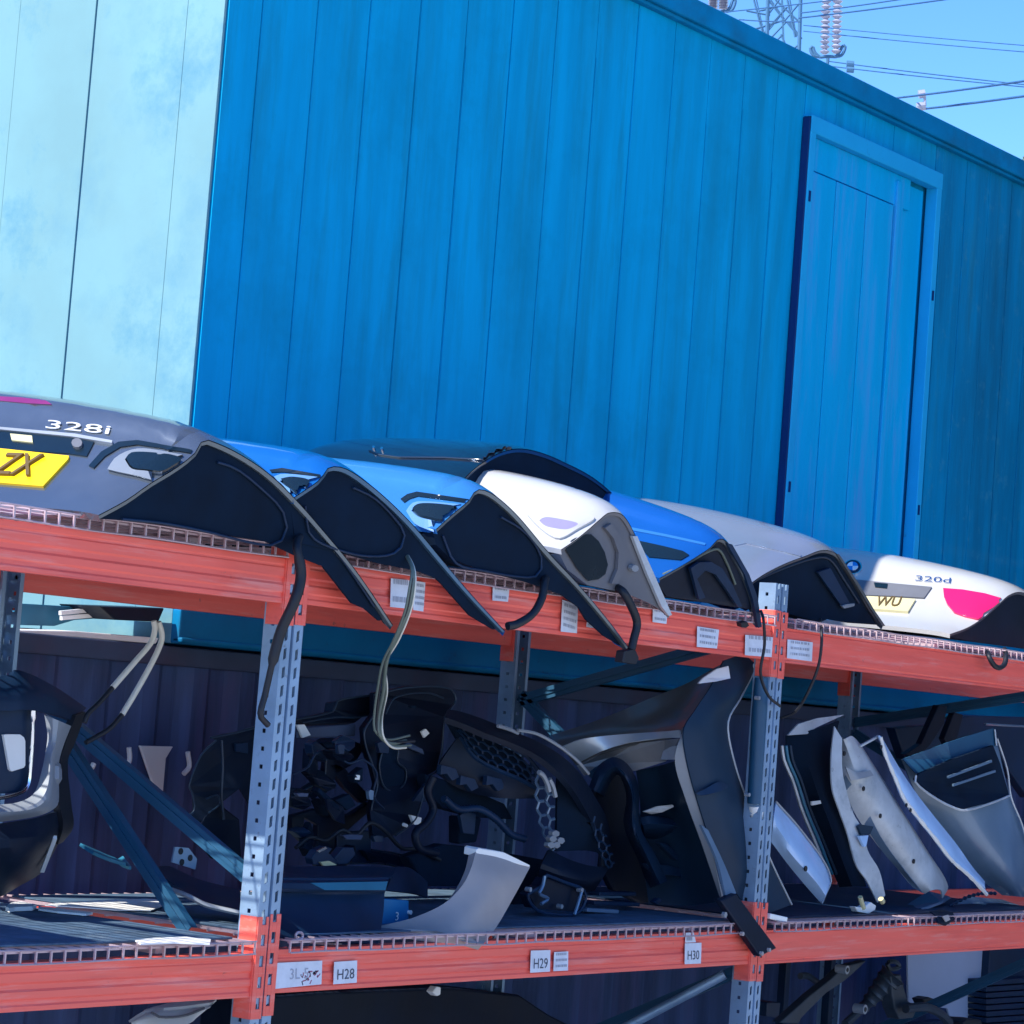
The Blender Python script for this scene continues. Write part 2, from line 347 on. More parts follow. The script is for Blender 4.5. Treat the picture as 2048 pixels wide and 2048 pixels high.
# ------------------------------------------------------------------ upper blue container
UY, X0, X1, Z0, Z1 = 1.45, 1.068, 13.2, 1.745, 4.78
uc = thing('shipping_container', 'big bright blue panelled container with a door, stacked above the dark corrugated one', 'container', (X0, UY, Z0))
DX0, DX1, DZ1 = 5.10, 6.46, 4.51       # doorway
JX = at(1606, 500, UY - .045).x
def planks(m, x0, x1, z0, z1, first, pitch, y, gw=.005, gd=.014):
    xs = [x0]; k = first
    while k < x1 - .02:
        if k > x0 + .02: xs.append(k)
        k += pitch
    xs.append(x1)
    for i, (a, b) in enumerate(zip(xs, xs[1:])):
        dy = random.uniform(-.0015, .0015)
        m.box(a + gw / 2, b - gw / 2, y + dy, y + .03, z0, z1, 0)
        if i: m.box(a - gw, a + gw, y + gd, y + .031, z0, z1, 1)
        if i and z1 - z0 > 1 and random.random() < .8: m.box(a + gw / 2 + .001, a + gw / 2 + .006, y - .003, y + .0, z0 + random.uniform(0, .6), z1 - random.uniform(0, .5), 0)
m = MB()
planks(m, X0 + .012, DX0, Z0 + .13, Z1 - .105, 1.255, .2985, UY)
planks(m, DX0, DX1, DZ1, Z1 - .105, 5.1 + .2985, .2985, UY)
m.box(X0 + .02, X1, UY + .04, UY + .06, Z0, Z1 - .02)
m.box(DX0 - .02, JX + .02, UY + .0005, UY + .03, Z0 + .13, DZ1 - .001)
m.build('side_wall', ['wall_blue', 'seam'], uc, bevel=.002)
m = MB(); planks(m, DX1 + .0005, X1, Z0 + .13, Z1 - .105, 6.55, .27, UY); m.build('side_wall', ['wall_teal', 'seam'], uc, bevel=.002)['label'] = 'wall panels stained teal, with shade painted in, right of the door'
m = MB(); m.box(X0 - .004, X1, UY - .055, UY + .03, Z1 - .10, Z1); m.box(X0 - .004, X1, UY - .035, UY + .025, Z1 - .118, Z1 - .10); m.build('top_rail', 'top_rail', uc, bevel=.006)
m = MB(); m.box(X0, X1, UY - .03, UY + .03, Z0, Z0 + .12); m.box(X0, X1, UY - .045, UY + .0, Z0 + .004, Z0 + .022); m.build('bottom_rail', 'rail_blue', uc, bevel=.006)
m = MB(); m.box(X0 + .03, X1, UY + .07, UY + 2.44, Z1 - .06, Z1 - .003); m.box(X0 + .03, X1, UY + 2.40, UY + 2.43, Z0, Z1 - .07); m.box(X0 + .03, X1, UY + .07, UY + 2.39, Z0, Z0 + .08); m.build('roof', 'wall_blue', uc)
# sunlit end with wide flat panels
m = MB(); ys = [UY + .004, UY + .185, UY + .64, UY + 1.04, UY + 1.45, UY + 1.9, UY + 2.44]
for i, (a, b) in enumerate(zip(ys, ys[1:])):
    dx = (i % 2) * .004
    m.box(X0 - .002 + dx, X0 + .010 + dx * .5, a + .0025, b - .0025, Z0, Z1 - .1, 0)
    if i: m.box(X0 + .006, X0 + .011, a - .004, a + .004, Z0, Z1 - .1, 1)
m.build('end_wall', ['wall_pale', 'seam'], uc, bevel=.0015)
# doorway: frame stands proud, leaf sits back
m = MB(); FY = UY - .045; fw = .052
m.box(JX, JX + fw, FY, UY + .02, Z0 + .13, DZ1 - .001)
m.box(DX1 - fw + .004, DX1 + .004, FY, UY + .02, Z0 + .13, DZ1 - .001)
m.box(JX, DX1 + .004, FY - .002, UY + .015, DZ1 - .082, DZ1 + .002)
m.build('door_frame', 'frame_blue', uc, bevel=.004)
m = MB(); m.box(JX - .012, JX - .001, FY + .004, UY - .002, Z0 + .13, DZ1 - .01); m.build('jamb_shade_strip', 'jamb_dark', uc, bevel=.003)  # dark strip carrying the shade on the frame's outer side
m = MB(); lx0, lx1 = JX + fw + .001, DX1 - .075
m.box(lx0, lx1, UY + .02, UY + .038, Z0 + .13, DZ1 - .101)
m.box(lx0 + .001, lx1 - .19, UY - .005, UY + .02, DZ1 - .24, DZ1 - .083)
for a, b in ((lx0 + .002, lx0 + .275), (lx0 + .285, lx0 + .585), (lx0 + .595, lx0 + .868)): m.box(a, b, UY - .012, UY + .019, Z0 + .13, DZ1 - .248)
m.box(lx0 + .885, lx0 + .925, UY - .02, UY + .019, Z0 + .13, DZ1 - .12)
m.box(lx0 + .93, lx0 + .985, UY - .004, UY + .019, Z0 + .13, DZ1 - .13)
m.build('door_leaf', 'door_blue', uc, bevel=.003)
for X, z in ((JX + .016, 4.10), (JX + .016, 2.72), (DX1 - .035, 3.85), (DX1 - .035, 2.75)):
    m = MB(); m.box(X, X + .013, FY - .006, FY - .0005, z, z + .05); m.build('hinge_pin', 'jamb_dark', uc)

nb = thing('shade_stack', 'unseen stack of dark containers added to shade the far right wall', 'container', (9.6, -3, 0))  # out of view, added to block sky and darken the far right wall
for k in range(3):
    za, zb = .02 + 2.62 * k, 2.6 + 2.62 * k; m = MB(); m.box(8.16, 10.5, -7.5, 1.36, za, zb)
    for z in (za, zb - .12): m.box(8.12, 8.159, -7.5, 1.40, z, z + .12)
    y = -7.4
    while y < 1.3: m.hexa([(8.159, y, za + .121), (8.159, y + .16, za + .121), (8.125, y + .12, za + .121), (8.125, y + .04, za + .121), (8.159, y, zb - .121), (8.159, y + .16, zb - .121), (8.125, y + .12, zb - .121), (8.125, y + .04, zb - .121)]); y += .27
    m.build('shade_stack_shell', 'stack', nb)
# things lying at the end of the lower container's roof
m = MB(); m.slab([at(-60, 1258, CY - .02), at(150, 1262, CY - .02), at(318, 1276, CY - .02), at(312, 1288, CY - .02), at(150, 1274, CY - .02), at(-60, 1271, CY - .02)], (0, .25, .0))
tag(m.build('timber_batten', 'white_plastic', bevel=.003), 'long pale sunlit batten lying along the roof edge of the corrugated container', 'batten')
m = MB(); m.slab([at(28, 1206, CY + .1), at(200, 1216, CY + .1), at(208, 1236, CY + .1), at(150, 1240, CY + .1), at(110, 1252, CY + .1), at(34, 1250, CY + .1)], (0.05, .5, .0))
tag(m.build('teal_sheet', 'teal', bevel=.003), 'teal sheet of plastic propped on the corrugated container behind the upper beam', 'sheet')
for i, (a, b) in enumerate((((120, 1226), (202, 1218)), ((122, 1236), (205, 1229)))):
    m = MB(); m.bar(at(*a, CY + .06), at(*b, CY + .06), .012, .014)
    tag(m.build('white_strip', 'white_plastic'), ('upper' if i == 0 else 'lower') + ' of two short white strips against the teal sheet', 'strip', 'white strips by the teal sheet')
m = MB(); m.slab([at(200, 1212, CY - .05), at(330, 1216, CY - .05), at(318, 1244, CY - .05), at(232, 1240, CY - .05)], (0, .2, 0))
tag(m.build('plastic_tray', 'black', bevel=.006), 'black plastic tray wedged under the upper beam beside the teal sheet', 'tray')

# ------------------------------------------------------------------ pallet rack
BW = 2.70; TD = 1.20; LZ = (0.763, 0.885); UZ = (1.856, 1.982)
rk = thing('pallet_rack', 'long pallet rack with orange beams and perforated blue grey uprights', 'rack', (0, 0, 0))
def upright(X, front, top):
    """one perforated C section, slots punched through its face"""
    m = MB(); h = .045; y0 = 0.0 if front else TD; sg = 1 if front else -1; t = .0025; dep = .07
    def bx(x0, x1, a, b, z0, z1, mi=0):
        ya, yb = sorted((y0 + sg * a, y0 + sg * b)); m.box(x0, x1, ya, yb, z0, z1, mi)
    # face: three lands, two slotted strips, a V groove in the middle
    for a, b, r in ((-h, -.031, 0), (-.019, -.006, 0), (.006, .019, 0), (.031, h, 0), (-.006, .006, .010)):
        bx(X + a, X + b, r, r + t, .05, top)
    for a in (-.006, .006): bx(X + a - .001, X + a + .001, t, .010, .05, top)
    for a, b in ((-.031, -.019), (.019, .031)):
        z = .06
        while z < top - .02:
            z1 = min(z + .022, top); sk = .006
            ya, yb = sorted((y0, y0 + sg * t)); xa, xb = X + a, X + b
            m.hexa([(xa, ya, z), (xb, ya, z + sk), (xb, yb, z + sk), (xa, yb, z), (xa, ya, z1), (xb, ya, z1 + sk), (xb, yb, z1 + sk), (xa, yb, z1)])
            z += .052
    for sx in (-1, 1):
        xa, xb = sorted((X + sx * h, X + sx * (h - t)))
        # flank with a row of bolt holes
        bx(xa, xb, t, .030, .05, top); bx(xa, xb, .042, dep, .05, top)
        z = .05
        while z < top:
            bx(xa, xb, .030, .042, z, min(z + .038, top)); z += .05
        xc, xd = sorted((X + sx * (h - t), X + sx * (h - .016))); bx(xc, xd, dep - t, dep, .05, top)
    m.box(X - .07, X + .07, y0 - .05 if front else y0 - .09, y0 + .09 if front else y0 + .05, 0.0, .008); m.box(X - .03, X + .03, *sorted((y0 + sg * .02, y0 + sg * .05)), .008, .06)
    return m.build('upright', 'galv', rk)
TOPS = {-1: 2.1, 0: 2.0, 1: 2.135, 2: 2.1, 3: 2.1}
for n in range(-1, 4):
    X = n * BW
    upright(X, True, TOPS[n]); upright(X, False, 1.95)
    zig = {0: [((.10, 1.085), (.93, 1.505)), ((.30, .905), (.90, 1.44))],
           1: [((1.13, 1.645), (.25, 1.905)), ((1.13, 1.665), (.2, .98)), ((.07, .735), (.75, .40))],
           2: [((1.13, 1.672), (.1, 1.88)), ((1.13, 1.62), (.2, 1.2)), ((.07, .735), (1.1, .17))]}.get(n, [((1.13, 1.65), (.1, 1.86)), ((.1, 1.1), (1.13, 1.62)), ((.07, .735), (1.1, .2))])
    for a, b in zig:
        m = MB(); w = .045; A = Vector((X, a[0], a[1])); B = Vector((X, b[0], b[1])); d = (B - A).normalized(); u = Vector((1, 0, 0)).cross(d)
        m.bar(A, B, .003, w, u); 
        for sgn in (-1, 1): m.bar(A + u * sgn * (w / 2 - .002) + Vector((.0135, 0, 0)), B + u * sgn * (w / 2 - .002) + Vector((.0135, 0, 0)), .024, .003, u)
        m.bar(A + Vector((-.004, 0, 0)), B + Vector((-.004, 0, 0)), .005, .012, u)
        m.build('brace', 'brace', rk)
def beam(n, z0, z1, front, ribs):
    m = MB(); xa, xb = n * BW + .0465, (n + 1) * BW - .0465; y0 = .004 if front else TD - .004; sg = 1 if front else -1
    H = z1 - z0
    if ribs: pr = [(0, 0), (0, .10), (.003, .14), (.003, .22), (0, .26), (0, .40), (.004, .45), (.004, .55), (0, .60), (0, .78), (.002, .81), (.002, .84), (0, .87), (0, 1)]
    else: pr = [(0, 0), (0, .06), (.003, .09), (.003, .12), (.0, .15), (0, .90), (.004, .93), (.004, .955), (0, .98), (0, 1)]
    outer = [(a, z0 + b * H) for a, b in pr]; inner = [(.045, z1), (.045, z0 + .3 * H), (.04, z0)]
    ring = outer + inner; k = len(ring)
    vs = [(xa, y0 + sg * a, z) for a, z in ring] + [(xb, y0 + sg * a, z) for a, z in ring]
    fs = [(i, (i + 1) % k, k + (i + 1) % k, k + i) for i in range(k)]
    m.add(vs, fs); m.add(vs[:k], [list(range(k))]); m.add(vs[k:], [list(range(k))])
    b = m.build('beam', 'orange', rk, bevel=.0015)
    LOC[b.name] = Vector((0, 0, 0))
    zc0, zc1 = z0 - .06, z1 + .10
    if z0 > 1.5: zc1 = z1 + .055
    for X, s in ((n * BW, 1), ((n + 1) * BW, -1)):
        c = MB(); t = .004
        def bx(x0, x1, a, bb, q0, q1): 
            yy = sorted(((-.005 if front else TD + .005) + sg * a, (-.005 if front else TD + .005) + sg * bb)); xx = sorted((X + s * x0, X + s * x1)); c.box(xx[0], xx[1], yy[0], yy[1], q0, q1)
        bx(.003, .013, 0, t, zc0, zc1); bx(.030, .048, 0, t, zc0, zc1)
        z = zc0
        while z < zc1:
            bx(.013, .030, 0, t, z, min(z + .028, zc1)); z += .058
        bx(.0465, .0505, t, .066, zc0, zc1)
        c.build('connector', 'orange', b, bevel=.0012)
    return b
BE = {}
for n in (-1, 0, 1, 2):
    for lv, (a, b) in (('L', LZ), ('U', UZ)):
        for fr in (True, False):
            dz = {('L', 0): .003, ('L', -1): -.004, ('U', -1): -.004, ('U', 1): -.003}.get((lv, n), 0) if fr else -.004
            BE[(n, lv, fr)] = beam(n, a + dz, b + dz, fr, n < 1)

# paper labels stuck on the beams (sub-parts of their beam)
def sticker(bm, px, rows, y=-.0035, torn=False):
    """px: four corners in photo pixels, clockwise from top left; rows: (text, height share, ink slot, centre height share, width share)"""
    q = [at(a, b, y) for a, b in px]; m = MB(); m.slab(q, (0, .0012, 0), 0)
    ex = (q[1] - q[0]); w = ex.length; ex.normalize(); ey = (q[0] - q[3]); h = ey.length; ey.normalize(); ez = Vector((0, -1, 0))
    o = (q[0] + q[1] + q[2] + q[3]) / 4
    for txt, hs, mi, cy, ws in rows: put_text(m, txt, h * hs, o + ey * (cy * h), ex, ey, ez, .0012, mi, width=w * ws)
    return m.build('paper_label', ['paper', 'ink', 'ink_faded', 'ink_red'], bm)
def kd(x, y): return (1000 + x / 3.22, 1750 + y / 3.22)
def dashes(bm, px, rows=3, y=-.0035, ink=2):
    """a printed label whose small print is too blurred to read: rows of marks"""
    q = [at(a, b, y) for a, b in px]; m = MB(); m.slab(q, (0, .0012, 0), 0)
    ex = (q[1] - q[0]); w = ex.length; ex.normalize(); ey = (q[0] - q[3]); h = ey.length; ey.normalize(); o = q[3]
    for r in range(rows):
        z = h * (.2 + .62 * r / max(1, rows - 1)); x = .12 * w; dh = h * .38 / rows
        while x < .84 * w:
            dw = w * random.uniform(.02, .09)
            a = o + ex * x + ey * z + Vector((0, -.0013, 0))
            m.add([a, a + ex * dw, a + ex * dw + ey * dh, a + ey * dh], [(0, 1, 2, 3)], ink); x += dw + w * random.uniform(.015, .05)
    return m.build('paper_label', ['paper', 'ink', 'ink_faded', 'ink_red'], bm, fix=False)
bL, bU, bR = BE[(0, 'L', True)], BE[(0, 'U', True)], BE[(1, 'U', True)]
C = lambda f, l: [f(*a) for a in l]
sticker(bL, C(kl, [(395, 680), (752, 662), (745, 845), (388, 880)]), [('3L-5', .5, 2, -.05, .38)] and [('3L-5', .42, 2, 0.0, .40)])
sticker(bL, C(kl, [(845, 672), (1022, 660), (1018, 832), (838, 845)]), [('H28', .46, 1, -.1, .74)])
sticker(bL, C(kd, [(200, 487), (325, 483), (322, 622), (195, 630)]), [('H29', .46, 1, -.12, .72)])
dashes(bL, C(kd, [(350, 497), (440, 492), (438, 615), (345, 620)]), 3)
sticker(bL, C(kd, [(1192, 440), (1298, 436), (1294, 570), (1190, 575)]), [('H30', .44, 1, -.1, .7)])
dashes(bL, C(kd, [(1197, 372), (1248, 370), (1262, 433), (1193, 436)]), 1)
dashes(bU, C(k2, [(440, 765), (528, 775), (528, 912), (436, 903)]), 2, y=-.004)
dashes(bU, C(k2, [(545, 775), (606, 785), (596, 925), (548, 918)]), 4, y=-.004)
dashes(bU, C(k2, [(932, 805), (1012, 815), (1005, 878), (930, 872)]), 2)
dashes(bU, C(k2, [(1268, 868), (1343, 893), (1338, 1030), (1260, 1022)]), 4)
dashes(bU, C(k2, [(1388, 955), (1440, 962), (1436, 1008), (1384, 1000)]), 2)
dashes(bU, C(k2, [(1705, 912), (1775, 922), (1770, 985), (1704, 976)]), 2)
dashes(bU, C(k3, [(370, 700), (474, 716), (464, 806), (368, 798)]), 3)
dashes(bU, C(k3, [(600, 740), (738, 753), (734, 848), (598, 838)]), 2)
dashes(bR, C(k3, [(802, 762), (922, 776), (918, 868), (799, 852)]), 3)
# smeared red marking on the first label
m = MB(); q = [at(*kl(a, b), -.0036) for a, b in [(570, 740), (735, 735), (730, 810), (560, 830)]]
for i in range(26):
    a = q[0].lerp(q[1], random.random()).lerp(q[3].lerp(q[2], random.random()), random.random()); d = Vector((random.uniform(-.012, .012), 0, random.uniform(-.012, .012)))
    m.bar(a, a + d, .0006, .004, mi=0 if i % 3 else 1)
m.build('red_scribble', ['ink_red', 'ink'], bL)

# ------------------------------------------------------------------ wire mesh decks lying across the beams
def deck(n, lv, label):
    m = MB(); ztop = (LZ[1] if lv == 'L' else UZ[1]) + .032; xa, xb = n * BW + .075, (n + 1) * BW - .075; r = .0026; zf = ztop - .036
    k = int((xb - xa) / .052)
    for i in range(k + 1):
        x = xa + (xb - xa) * i / k + random.uniform(-.002, .002)
        m.box(x - r, x + r, -.020, TD + .02, ztop - 2 * r, ztop)
        m.box(x - r, x + r, -.020 - 2 * r, -.020, zf, ztop)
    for j in range(13):
        y = -.014 + (TD + .02) * j / 12; m.box(xa, xb, y - r, y + r, ztop - 4 * r, ztop - 2 * r)
    # the front lip is a bit wavy from use
    for z in (zf + .0005, ztop - .001):
        p = [(xa + (xb - xa) * i / 40, -.0265 - .002 * math.sin(i * 1.3 + n), z + .0015 * math.sin(i * .7 + n * 2)) for i in range(41)]
        m.tube(p, r, 5)
    for x in (xa + .3, (xa + xb) / 2, xb - .3): m.box(x - .02, x + .02, .05, TD - .05, ztop - .034, ztop - 4 * r - .0005)
    o = m.build('wire_mesh_deck', 'wire', fix=False)
    tag(o, label, 'mesh deck', 'wire mesh decks on the beams')
deck(-1, 'U', 'wire mesh deck on the upper beams under the grey boot lid')
deck(0, 'U', 'wire mesh deck on the upper beams under the bright blue boot lid')
deck(1, 'U', 'wire mesh deck on the upper beams under the white boot lid with the red lamp')
deck(-1, 'L', 'wire mesh deck on the lower beams with a dusty board on top')
deck(0, 'L', 'wire mesh deck on the lower beams under the beige curved panel and the charcoal wing')
deck(1, 'L', 'wire mesh deck on the lower beams under the leaning row of bare wings')
m = MB(); m.box(-2.55, -.11, .03, 1.12, .9175, .924)
tag(m.build('dusty_board', 'dusty', bevel=.002), 'thin dusty dark blue board lying on the lower mesh deck of the left bay', 'board')
m = MB(); m.box(.12, 2.58, .05, 1.14, .9175, .923)
tag(m.build('shelf_board', 'dusty', bevel=.002), 'thin dark board lying under the beige panel and the charcoal wing', 'board')
m = MB(); m.box(2.82, 5.26, .05, 1.14, .9175, .923)
tag(m.build('shelf_board', 'navy', bevel=.002), 'thin dark board lying under the leaning grey and blue wing panels', 'board')

# ------------------------------------------------------------------ boot lids
SHELF = UZ[1] + .034
class Lid:
    def __init__(s, name, label, y0, roll, width, prof, uk, crown, paint, liner, liner_mat='blacksoft', flange=.013, edge=.06, nt=26, hem_mat='hem'):
        s.root = thing(name, label, 'boot lid', (at(*prof[uk], y0).x, y0 + .3, SHELF), 'boot lids lying on the upper shelf')
        s.y0 = y0; r = math.radians(roll)
        s.L = Vector((0, math.cos(r), math.sin(r))); s.Wd = Vector((0, -math.sin(r), math.cos(r))); s.width = width; s.crown = crown; s.edge = edge
        s.o = Vector((0, y0, 2.1))
        P = [s.plane(*q) for q in prof]; s.P = P
        nu = 44; pr = cr(P, nu)
        s.pr = pr
        # outward normal in the side plane
        N = []
        for i in range(nu):
            t = (pr[min(i + 1, nu - 1)] - pr[max(i - 1, 0)]).normalized(); n = s.L.cross(t)
            if n.z < 0 and abs(n.z) > .2: n = -n
            N.append(n if n.dot(s.Wd) > -.3 else -n)
        s.N = N
        ts = [0, .012, .03, .05, .075, .10] + [.10 + .8 * i / nt for i in range(1, nt)] + [.90, .925, .95, .97, .988, 1]
        uK = min(range(nu), key=lambda i: (pr[i] - P[uk]).length)
        cols = []
        for t in ts:
            b = s.bump(t)
            c = []
            for i in range(nu):   # the lower edge lies nearer the shelf than the crown does
                g = max(0, 1 - i / uK)
                c.append(pr[i] + s.L * (t * width) + N[i] * (b * (1 - .75 * g)) - s.Wd * (t * width * math.sin(r) * .75 * g))
            if c[0].y > -.035:   # over the shelf the deck ends where it comes down on the mesh
                zt = SHELF + .012; k = nu - 1
                while k > uK and c[k].z < zt: k -= 1
                if k < nu - 1:
                    c2 = cr(c[:k + 1], nu); c = c2
            cols.append(c)
        m = MB(); rows = cols
        m.grid(rows)
        for ci, sg in ((0, 1), (len(cols) - 1, -1)):
            hem = []
            for i in range(nu):
                f = flange * (1 - .45 * max(0, (i / (nu - 1) - .6) / .4)); hem.append(cols[ci][i] - N[i] * f + s.L * (sg * .004))
            hem2 = [h + s.L * (sg * .018) for h in hem]
            mh = MB(); mh.grid([[c - N[i] * .0025 for i, c in enumerate(cols[ci])], hem, hem2]); mh.build('edge_hem', paint if hem_mat is None else hem_mat, s.root, smooth=True, angle=50)
        for i0 in (0, nu - 1):
            d = -Vector((0, 0, 1)) if i0 == 0 else (pr[0] - pr[-1]).normalized()
            m.grid([[c[i0] for c in cols], [c[i0] - N[i0] * .018 for c in cols]])
        s.skin = m.build('outer_skin', paint, s.root, smooth=True, angle=50)
        s.bvh = BVHTree.FromPolygons([v.co.copy() for v in s.skin.data.vertices], [list(p.vertices) for p in s.skin.data.polygons])
        if liner:
            kx = max(range(len(liner)), key=lambda i: liner[i][0])
            Q = [pr[i] - N[i] * .011 for i in range(0, nu - 1, 2)] + [s.plane(*q) for q in liner[kx:]]; cols = []
            for t in [.012, .018, .05, .15, .3, .5, .7, .85, .95, .985]:
                c = []
                for q in Q:
                    k = min(range(nu), key=lambda i: (pr[i] - q).length); g = max(0, 1 - k / uK); tt = max(0, t - .02)
                    p = q + s.L * (t * width) + s.Wd * (s.bump(t) * .6 * (1 - .9 * g) if t > .03 else 0) - s.Wd * (t * width * math.sin(r) * .75 * g) - N[k] * (.012 if t > .03 else 0)
                    if (p.y > -.035 or t > .02) and p.z < SHELF + .008: p = Vector((p.x, p.y, SHELF + .008 + random.random() * .002))
                    c.append(p)
                cols.append(c)
            m = MB(); n = len(Q)
            low = [q.z < SHELF for q in Q]
            for ci, (a, b) in enumerate(zip(cols, cols[1:])):
                for i in range(n):
                    j = (i + 1) % n
                    if ci >= 1 and (low[i] and low[j]): continue
                    m.add([a[i], a[j], b[j], b[i]], [(0, 1, 2, 3)])
            for c in (cols[0], cols[1], cols[-1]):
                for tr in geometry.tessellate_polygon([c]): m.add([c[i] for i in tr], [(0, 1, 2)])
            lo = m.build('inner_trim', liner_mat, s.root)
    def side(s, name, px, mt, off=.009, th=.006, parent=None):
        m = MB(); m.slab([s.plane(*q) + s.L * (.014 - off) for q in px], s.L * th); return m.build(name, mt, parent or s.root)
    def plane(s, x, y):
        d = ray(x, y); n = s.L; return CP + d * ((s.o - CP).dot(n) / d.dot(n))
    def side_tube(s, name, px, r, mt, off=.006):
        m = MB(); m.tube(cr([s.plane(*q) + s.L * (.014 - off) for q in px], 24), r, 6); return m.build(name, mt, s.root, smooth=True, angle=80)
    def bump(s, t):
        d = min(t, 1 - t) * s.width
        return s.crown * (4 * t * (1 - t)) + s.edge * .5 * (1 - math.exp(-d / .05))
    def hit(s, x, y):
        d = ray(x, y).normalized(); l, n, i, dist = s.bvh.ray_cast(CP, d)
        if l is None:
            l, n, i, dist = s.bvh.find_nearest(s.plane(x, y) + s.L * .3); return l, (n if n.dot(d) < 0 else -n)
        return l, (n if n.dot(d) < 0 else -n)
    def poly(s, name, px, mt, lift=.003, th=.006, parent=None, bevel=.0):
        bm = bmesh.new(); f = bm.faces.new([bm.verts.new((q[0], q[1], 0)) for q in px])
        bmesh.ops.triangulate(bm, faces=[f])
        for _ in range(4):
            ed = [e for e in bm.edges if e.calc_length() > 9]
            if not ed: break
            bmesh.ops.subdivide_edges(bm, edges=ed, cuts=1, use_grid_fill=True); bmesh.ops.triangulate(bm, faces=bm.faces[:])
        bm.verts.index_update(); V = [v.co.copy() for v in bm.verts]; T = [[v.index for v in g.verts] for g in bm.faces]
        B = [tuple(v.index for v in e.verts) for e in bm.edges if len(e.link_faces) == 1]; bm.free()
        h = [s.hit(v.x, v.y) for v in V]; nm = sum((a[1] for a in h), Vector()).normalized()
        h = [(p, q if q.dot(nm) > .75 else nm) for p, q in h]; N = len(V)
        m = MB(); m.add([p + q * lift for p, q in h] + [p - q * th for p, q in h], T + [[i + N for i in t][::-1] for t in T] + [(a, b, b + N, a + N) for a, b in B])
        return m.build(name, mt, parent or s.root, smooth=True, angle=40, bevel=bevel)
    def ring(s, name, outer, inner, mt, lift=.01, parent=None):
        if len(outer) < 16:
            rs = lambda l: [(p.x, p.y) for p in cr([Vector((q[0], q[1], 0)) for q in list(l) + [l[0]]], 31)][:30]
            outer, inner = rs(outer), rs(inner)
        a = [s.hit(*q) for q in outer]; b = [s.hit(*q) for q in inner]; n = sum((k[1] for k in a), Vector()).normalized(); k = len(a)
        A0 = [p[0] - n * .002 for p in a]; A1 = [p[0] + n * lift * .7 for p in a]; B1 = [p[0] + n * lift for p in b]; B0 = [p[0] - n * .004 for p in b]
        m = MB()
        for u, v in ((A0, A1), (A1, B1), (B1, B0)):
            for i in range(k):
                j = (i + 1) % k; m.add([u[i], u[j], v[j], v[i]], [(0, 1, 2, 3)])
        return m.build(name, mt, parent or s.root, smooth=True, angle=50)
    def text(s, name, txt, px0, px1, hgt_px, mt, parent=None, th=.003, slant=0.0):
        """letters of real thickness standing on the skin from photo point px0 to px1"""
        a, n1 = s.hit(*px0); b, n2 = s.hit(*px1); n = (n1 + n2).normalized(); ex = (b - a); w = ex.length; ex.normalize()
        mid = ((px0[0] + px1[0]) / 2, (px0[1] + px1[1]) / 2); c, nn = s.hit(mid[0] + hgt_px[0], mid[1] + hgt_px[1]); ey = (c - (a + b) / 2); h = ey.length
        ey = (ey - ex * ey.dot(ex) * (1 - slant)).normalized() if slant < 1 else ey.normalized()
        m = MB(); put_text(m, txt, h, (a + b) / 2 + ey * (h / 2), ex, ey, n, .002, 0, width=w, th=th)
        return m.build(name, mt, parent or s.root)

# unseen lid added further along the rack to shade the lower shelf
l0 = Lid('boot_lid', 'unseen charcoal boot lid added for shade left of the grey lid', -.02, 6.2, 1.16,
         [(-900, 950), (-840, 920), (-795, 890), (-745, 860), (-705, 832), (-688, 812), (-660, 818), (-606, 844), (-552, 880), (-497, 925), (-443, 975)], 5, .022, 'charcoal_paint', None)
# 1 grey lid with the yellow plate
l1 = Lid('boot_lid', 'grey boot lid with a yellow number plate and chrome 328i badge', -.10, 6.2, 1.24,
         [(197, 1030), (254, 999), (301, 966), (352, 935), (390, 905), (406, 880), (435, 886), (489, 913), (543, 951), (598, 1005), (652, 1067), (700, 1125), (737, 1176), (786, 1250)], 5, .022, 'grey_paint',
         [(203, 1031), (256, 1004), (303, 971), (354, 941), (395, 915), (412, 908), (453, 925), (507, 960), (562, 1023), (616, 1088), (683, 1165), (735, 1217), (766, 1243), (738, 1219), (712, 1208), (654, 1134), (600, 1113), (540, 1085), (480, 1075), (420, 1062), (330, 1046)], hem_mat='hem_grey')
l2 = Lid('boot_lid', 'bright blue boot lid between the grey lid and the paler blue lid', -.10, 3.6, 1.24,
         [(585, 996), (605, 983), (640, 958), (657, 935), (690, 936), (735, 965), (783, 1006), (832, 1056), (890, 1126), (944, 1190), (1010, 1262)], 3, .022, 'blue_paint',
         [(560, 1035), (600, 1000), (640, 968), (662, 950), (703, 965), (745, 994), (786, 1036), (848, 1106), (898, 1172), (948, 1231), (995, 1260), (948, 1232), (893, 1170), (881, 1158), (840, 1142), (765, 1128), (695, 1108), (600, 1085)], hem_mat='hem_blue')
l3 = Lid('boot_lid', 'pale metallic blue boot lid lying just left of the white lid', -.10, 3.8, 1.24,
         [(872, 1058), (905, 1028), (938, 1000), (952, 980), (975, 982), (1006, 1003), (1040, 1036), (1097, 1104), (1159, 1171), (1221, 1246), (1258, 1296)], 3, .022, 'light_blue_paint',
         [(877, 1070), (905, 1045), (935, 1018), (955, 1003), (975, 1007), (1014, 1031), (1055, 1073), (1118, 1147), (1180, 1226), (1209, 1271), (1245, 1290), (1215, 1272), (1180, 1240), (1165, 1215), (1130, 1190), (1060, 1165), (980, 1145), (910, 1118), (880, 1090)], hem_mat='hem_grey')
